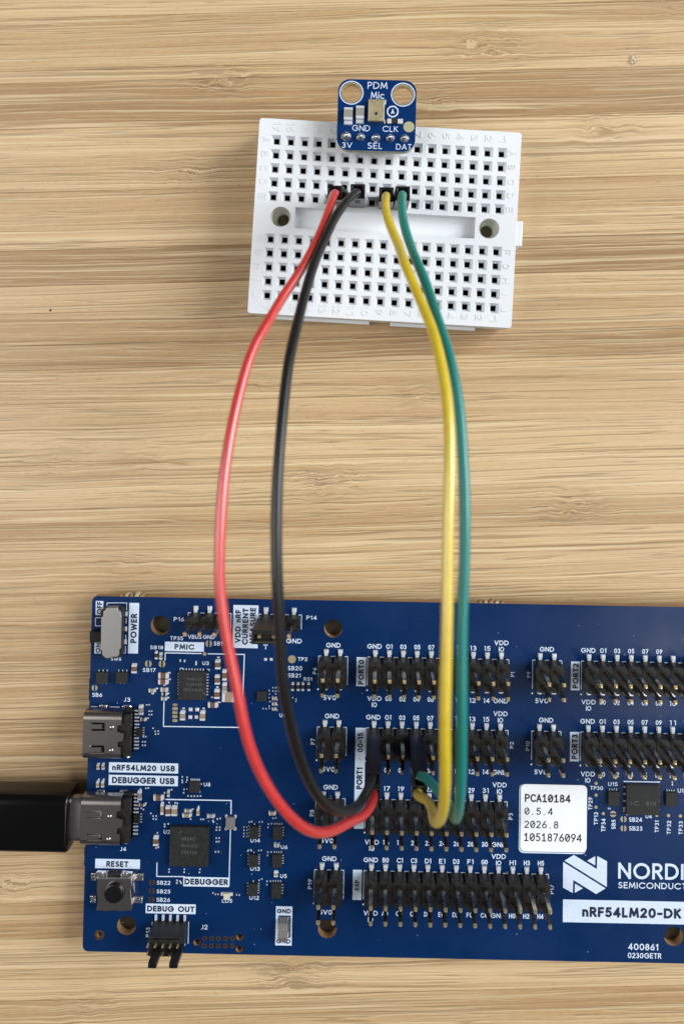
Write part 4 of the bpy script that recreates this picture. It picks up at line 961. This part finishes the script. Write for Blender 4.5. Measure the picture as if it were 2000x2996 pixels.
for s_, b_, w_ in (('PDM',(662,148,945,245),.12),('Mic',(705,288,898,388),.12),('GND',(440,765,695,850),.12),('CLK',(875,778,1097,862),.12),('3V',(294,1012,438,1090),.13),('SEL',(660,1016,870,1105),.12),('DAT',(1068,1035,1290,1118),.12)):
    text(MB(), s_, *wbox(*b_), zt+.012, w_).build('lettering', [SILK], MI)
l = MB()
lc = wq(1020,570); l.ring(*lc, .80, 1.03, zt+.003, zt+.012, 30)
for s_ in (-1, 1): l.prism([(lc[0],lc[1]+.52),(lc[0]+s_*.36,lc[1]-.50),(lc[0],lc[1]-.22)], zt+.003, zt+.012+.001*s_)
l.build('printed_emblem', [SILK], MI)
x0,y0,x1,y1 = wbox(670,402,902,712,HM+.7); can = MB().box(x0,x1,y0,y1,zt+.02,zt+1.1).build('microphone_can', [CANG], MI, bevel=.14, seg=3)
c_ = wq(783,600,HM+1.1); MB().cyl(*c_, .27, zt+1.09, zt+1.104, 18).build('sound_port', [DARK], can)
l = MB(); text(l, 'VX', *wbox(745,470,820,500,HM+1.1), zt+1.103, .16); l.build('engraving', [mat('etch',(.36,.31,.2),.6,.6)], can)
for b_, nm, k_ in (((322,515,446,690),'capacitor',CAPG),((494,490,610,672),'capacitor',CAPG)):
    x0,y0,x1,y1 = wbox(*b_, HM+.6); w_, d_ = x1-x0, y1-y0
    MB().box(x0,x1,y0+d_*.22,y1-d_*.2,zt+.03,zt+.85,0).box(x0-.02,x1+.02,y0,y0+d_*.22,zt+.02,zt+.88,1,tx=.04,ty=.03).box(x0-.02,x1+.02,y1-d_*.2,y1,zt+.02,zt+.88,1,tx=.04,ty=.03).box(x0,x1,y0-.75,y0,zt+.004,zt+.3,1,tx=.08,ty=.12).build(nm, [k_, SOLDER], MI)
x0,y0,x1,y1 = wbox(940,675,1168,745,HM+.2); w_ = x1-x0
MB().box(x0+w_*.28,x1-w_*.34,y0,y1,zt+.02,zt+.35,0).box(x0,x0+w_*.28,y0,y1,zt+.01,zt+.38,1,tx=.03,ty=.03).box(x1-w_*.34,x1,y0,y1,zt+.01,zt+.38,1,tx=.03,ty=.03).build('resistor', [CHIP, SOLDER], MI)
x0,y0,x1,y1 = wbox(900,690,916,745); MB().box(x0,x1,y0,y1,zt+.004,zt+.1).build('solder_pad', [SOLDER], MI)
x0,y0,x1,y1 = wbox(908,405,926,470); MB().box(x0,x1,y0,y1,zt+.004,zt+.1).build('solder_pad', [SOLDER], MI)
c_ = wq(1252,790); MB().cyl(*c_, .95, zt+.003, zt+.03, 28).ring(*c_, .30, .42, zt+.031, zt+.05, 18).build('ink_dot', [CREAM], MI)
for k, (x, y) in enumerate(((350,922),(560,935),(775,945),(985,950),(1190,955))):
    c_ = wq(x, y); r_ = .92 if k == 0 else .80
    MB().lathe(*c_, [(r_,zt+.01),(r_*.97,zt+.12),(r_*.72,zt+.42),(.36,zt+.62),(.30,zt+.95),(.16,zt+1.05),(.001,zt+1.08)], 18, 0).build('solder_joint', [TIN], MI)
px_ = [wq(x, 940, HM) for x in (350,560,775,985,1190)]
m_ = MB()
for c_ in px_: m_.prism([(c_[0]+a*1.27*.98, c_[1]+b*1.27) for a, b in ((-1,-.6),(-.6,-1),(.6,-1),(1,-.6),(1,.6),(.6,1),(-.6,1),(-1,.6))], .02, zt-1.61)
hd = m_.build('pin_strip', [BLACK], MI)
for c_ in px_: MB().box(-.3,.3,-.3,.3,-3.2,.1).build('pin', [GOLD], hd, (c_[0], c_[1], 0))
# ================================================================== JUMPER WIRES
def spline(P, sub=10):
    P = [Vector(p) for p in P]; out = []
    Q = [P[0]*2-P[1]] + P + [P[-1]*2-P[-2]]
    for i in range(1, len(Q)-2):
        p0,p1,p2,p3 = Q[i-1],Q[i],Q[i+1],Q[i+2]
        d = [max((b-a).length, 1e-3)**.5 for a, b in ((p0,p1),(p1,p2),(p2,p3))]
        t0=0; t1=d[0]; t2=t1+d[1]; t3=t2+d[2]
        for k in range(sub):
            t = t1+(t2-t1)*k/sub
            A1=(t1-t)/(t1-t0)*p0+(t-t0)/(t1-t0)*p1; A2=(t2-t)/(t2-t1)*p1+(t-t1)/(t2-t1)*p2; A3=(t3-t)/(t3-t2)*p2+(t-t2)/(t3-t2)*p3
            B1=(t2-t)/(t2-t0)*A1+(t-t0)/(t2-t0)*A2; B2=(t3-t)/(t3-t1)*A2+(t-t1)/(t3-t1)*A3
            out.append((t2-t)/(t2-t1)*B1+(t-t1)/(t2-t1)*B2)
    out.append(P[-1])
    res = [out[0]]; 
    for p in out[1:]:
        while (p-res[-1]).length > 1.4: res.append(res[-1]+(p-res[-1]).normalized()*1.0)
    res.append(out[-1]); out = res
    for _ in range(8): out = [out[0]] + [(out[i-1]+out[i]*2+out[i+1])/4 for i in range(1, len(out)-1)] + [out[-1]]
    return out
def housing(parent, base, top, length_ok=True, w=2.5, face=None):
    """square crimp housing from base to top (leaning), open upper end"""
    b_, t_ = Vector(base), Vector(top); m_ = MB(); h = w/2-.01; d = t_-b_
    def rg(c0, s, tt): return [(c0[0]+a*s, c0[1]+b2*s, c0[2]) for a, b2 in ((-1,-1),(1,-1),(1,1),(-1,1))]
    inn = h-.42
    vs = rg(b_, h, 0)+rg(t_, h, 1)+rg(t_, inn, 1)+rg(t_-d*.22, inn*.95, 1)
    fs = [(3,2,1,0)]+[(i,(i+1)%4,4+(i+1)%4,4+i) for i in range(4)]+[(4+i,4+(i+1)%4,8+(i+1)%4,8+i) for i in range(4)]+[(8+i,8+(i+1)%4,12+(i+1)%4,12+i) for i in range(4)]+[(12,13,14,15)]
    loc_ = parent.location
    vs = [(x-loc_.x, y-loc_.y, z-loc_.z) for x, y, z in vs]
    o = MB().add(vs, fs).build('connector_housing', [HOUSE], parent, bevel=.07)
    # sprung latch window on the long side and the crimp barrel inside
    f = t_-d*.30-loc_
    MB().box(f.x-.45, f.x+.45, f.y-h-.02, f.y-h+.02, f.z-1.6, f.z+1.2).build('latch_window', [DARK], o)
    cr = t_-d*.12-loc_
    MB().box(cr.x-.62, cr.x-.5, cr.y-.25, cr.y+.25, cr.z-1, cr.z+.7).box(cr.x+.5, cr.x+.62, cr.y-.25, cr.y+.25, cr.z-1, cr.z+.7).build('crimp_terminal', [SOLDER], o)
    return o
def w3(c, x, y, h): p = q(c, x, y, h); return (p.x, p.y, ZB+h)
def bbw(col, row):   # breadboard hole -> world
    x, y = colx[17-col], rowy['ABCDEFGHIJ'.index(row)]; c_, s_ = math.cos(ang), math.sin(ang)
    return (cen.x+x*c_-y*s_, cen.y+x*s_+y*c_)
def wire(label, m, col, bt, dk, pts, rad=.71, tdk=None):
    bx, by = bbw(col, 'E'); dx, dy = dk
    W_ = thing('jumper_wire', label, 'jumper wire', (bx, by, ZT), 0, 'jumper wires from the breadboard to the blue board')
    tt = w3(*bt, 13.4); housing(W_, (bx, by, ZT+.15), tt)
    td = tdk or (dx, dy, ZB+16.2)
    housing(W_, (dx, dy, ZB+2.78), td)
    t_ = Vector(tt); b_ = Vector((bx, by, ZT)); dv = (t_-b_).normalized(); e_ = Vector(td); dv2 = (e_-Vector((dx,dy,ZB+2.78))).normalized()
    P = [t_-dv*2.0, t_-dv*.2] + [Vector(w3(*p)) for p in pts] + [e_-dv2*.2, e_-dv2*2.0]
    path = [p-Vector((bx,by,ZT)) for p in spline(P)]
    ph = col*1.7; n_ = len(path)
    for i in range(6, n_-6):
        k = min(1, (i-6)/15, (n_-7-i)/15)
        path[i] = path[i] + Vector((.14*math.sin(i*.11+ph)+.05*math.sin(i*.27+2*ph), .05*math.sin(i*.2), .12*math.cos(i*.17+ph)))*k
    MB().tube(path, [rad*(1+.018*math.sin(i*.21+ph)+.012*math.sin(i*.53)) for i in range(n_)], 18).build('cable', [m], W_)
    MB().box(-.3,.3,-.3,.3,-5,.2).build('male_pin', [GOLD], W_)
    return W_
PY1, PY2 = -12.7-P_END, -12.7-P_END-2.54
wire('red jumper wire, the leftmost of the four arcs', RED, 12, ('x',190,215), (0, PY2),
  [('x',185,200,15.5),('x',150,330,18.5),('x',100,480,20.5),('x',0,760,24),('v',400,290,26),('v',330,430,29),('v',240,560,32),('v',150,710,36),('s',738,1020,39),('s',701,1140,42),('s',672,1270,44.5),('s',651,1400,46),
   ('s',642,1530,47),('s',641,1650,47.5),('s',646,1745,47.5),('5',216,300,47.5),('5',296,800,47),('5',385,1200,46.5),('8',372,60,46),('8',442,330,45),('8',555,620,43.5),('8',700,880,42),('8',850,1070,40),('8',1000,1190,37.5),('8',1150,1225,34.5),('8',1320,1180,31),('8',1480,1080,27),('b',180,905,23.5),('b',255,800,20),('b',288,715,17.6)])
wire('black jumper wire running inside the red one', WBLK, 11, ('x',520,195), (0, PY1),
  [('x',510,200,15.5),('x',430,270,18),('x',300,400,20.5),('x',160,610,23),('x',55,850,26),('v',395,380,29),('v',365,480,31.5),('v',335,600,34),('v',308,740,37),('s',852,1040,40.5),('s',834,1160,43.5),('s',820,1280,46),('s',811,1400,47.5),('s',807,1530,48.5),
   ('s',806,1640,49),('s',808,1730,49),('5',828,300,48.5),('5',862,800,47.5),('5',905,1200,46.5),('8',848,80,45),('8',900,330,43),('8',985,580,41),('8',1090,790,38),('8',1220,940,35),('8',1370,1010,31.5),('8',1500,960,27),('b',150,790,23),('b',225,670,19.5),('b',268,565,17.3)], rad=.73)
wire('yellow jumper wire, left one of the right-hand pair', YEL, 9, ('x',930,240), (7.62, PY2),
  [('x',925,250,15.4),('x',915,340,18),('x',925,520,21),('x',1000,720,24),('x',1090,900,26.5),('x',1170,1080,29),('v',870,350,32),('v',930,500,36),('v',975,620,39),('s',1262,960,42),('s',1281,1030,44.5),('s',1303,1155,48),('s',1312,1283,50.5),('s',1314,1410,52),('s',1314,1538,53),
   ('s',1312,1660,53.5),('s',1310,1790,54),('s',1307,1900,54),('s',1304,2010,53.5),('b',876,100,53),('b',870,400,51.5),('b',862,650,49.5),('b',852,820,46.5),('b',832,920,42.5),('b',800,955,38),('b',775,900,32.5),('b',762,810,27.5),('b',720,745,23.5),('b',665,735,20.5),('b',618,712,18.2),('b',622,690,16.9)], rad=.72)
wire('teal green jumper wire, rightmost of the four', TEAL, 8, ('x',1165,225), (7.62, PY1),
  [('x',1160,225,15.4),('x',1145,320,18),('x',1150,520,21),('x',1200,760,24),('x',1262,950,26.5),('x',1330,1120,29),('v',960,400,31),('v',1015,530,34),('v',1050,640,37),('v',1078,740,39.5),('s',1312,1030,42.5),('s',1338,1155,45),('s',1350,1283,47),('s',1355,1410,48.5),('s',1355,1538,49.5),
   ('s',1354,1660,50),('s',1352,1790,50.5),('s',1353,1900,50.5),('s',1353,2010,50.5),('b',1022,100,50),('b',1018,400,49),('b',1010,650,47),('b',992,830,43.5),('b',955,920,39),('b',918,850,32.5),('b',860,740,27),('b',780,640,23),('b',712,560,19.8),('b',668,530,17.8)], rad=.72)
# ================================================================== crumbs on the table
p = at(*px('s',1850,175), TZ+.3); F_ = MB(); F_.add([(-.35,1.1,0.02),(.05,.9,.5),(.6,-.4,.35),(.1,-1.0,.05),(-.1,-.2,.7),(.35,-.2,.02)], [(0,4,1),(0,3,4),(4,3,2),(4,2,1),(0,1,5),(1,2,5),(2,3,5),(0,5,3)])
tag(F_.build('plastic_flake', [GLASS], None, (p.x, p.y, .02)), 'tiny clear plastic flake lying on the bamboo at the top right', 'flake')
p = at(*px('s',148,907), TZ); o = MB().add([(-.25,0,.01),(.1,.3,.02),(.3,-.05,.02),(-.02,-.35,.01),(0,0,.22)], [(0,3,4),(3,2,4),(2,1,4),(1,0,4)]).build('crumb', [mat('crumb',(.12,.06,.03),.8)], None, (p.x,p.y,0))
tag(o, 'tiny dark brown crumb on the bamboo left of the breadboard', 'crumb')
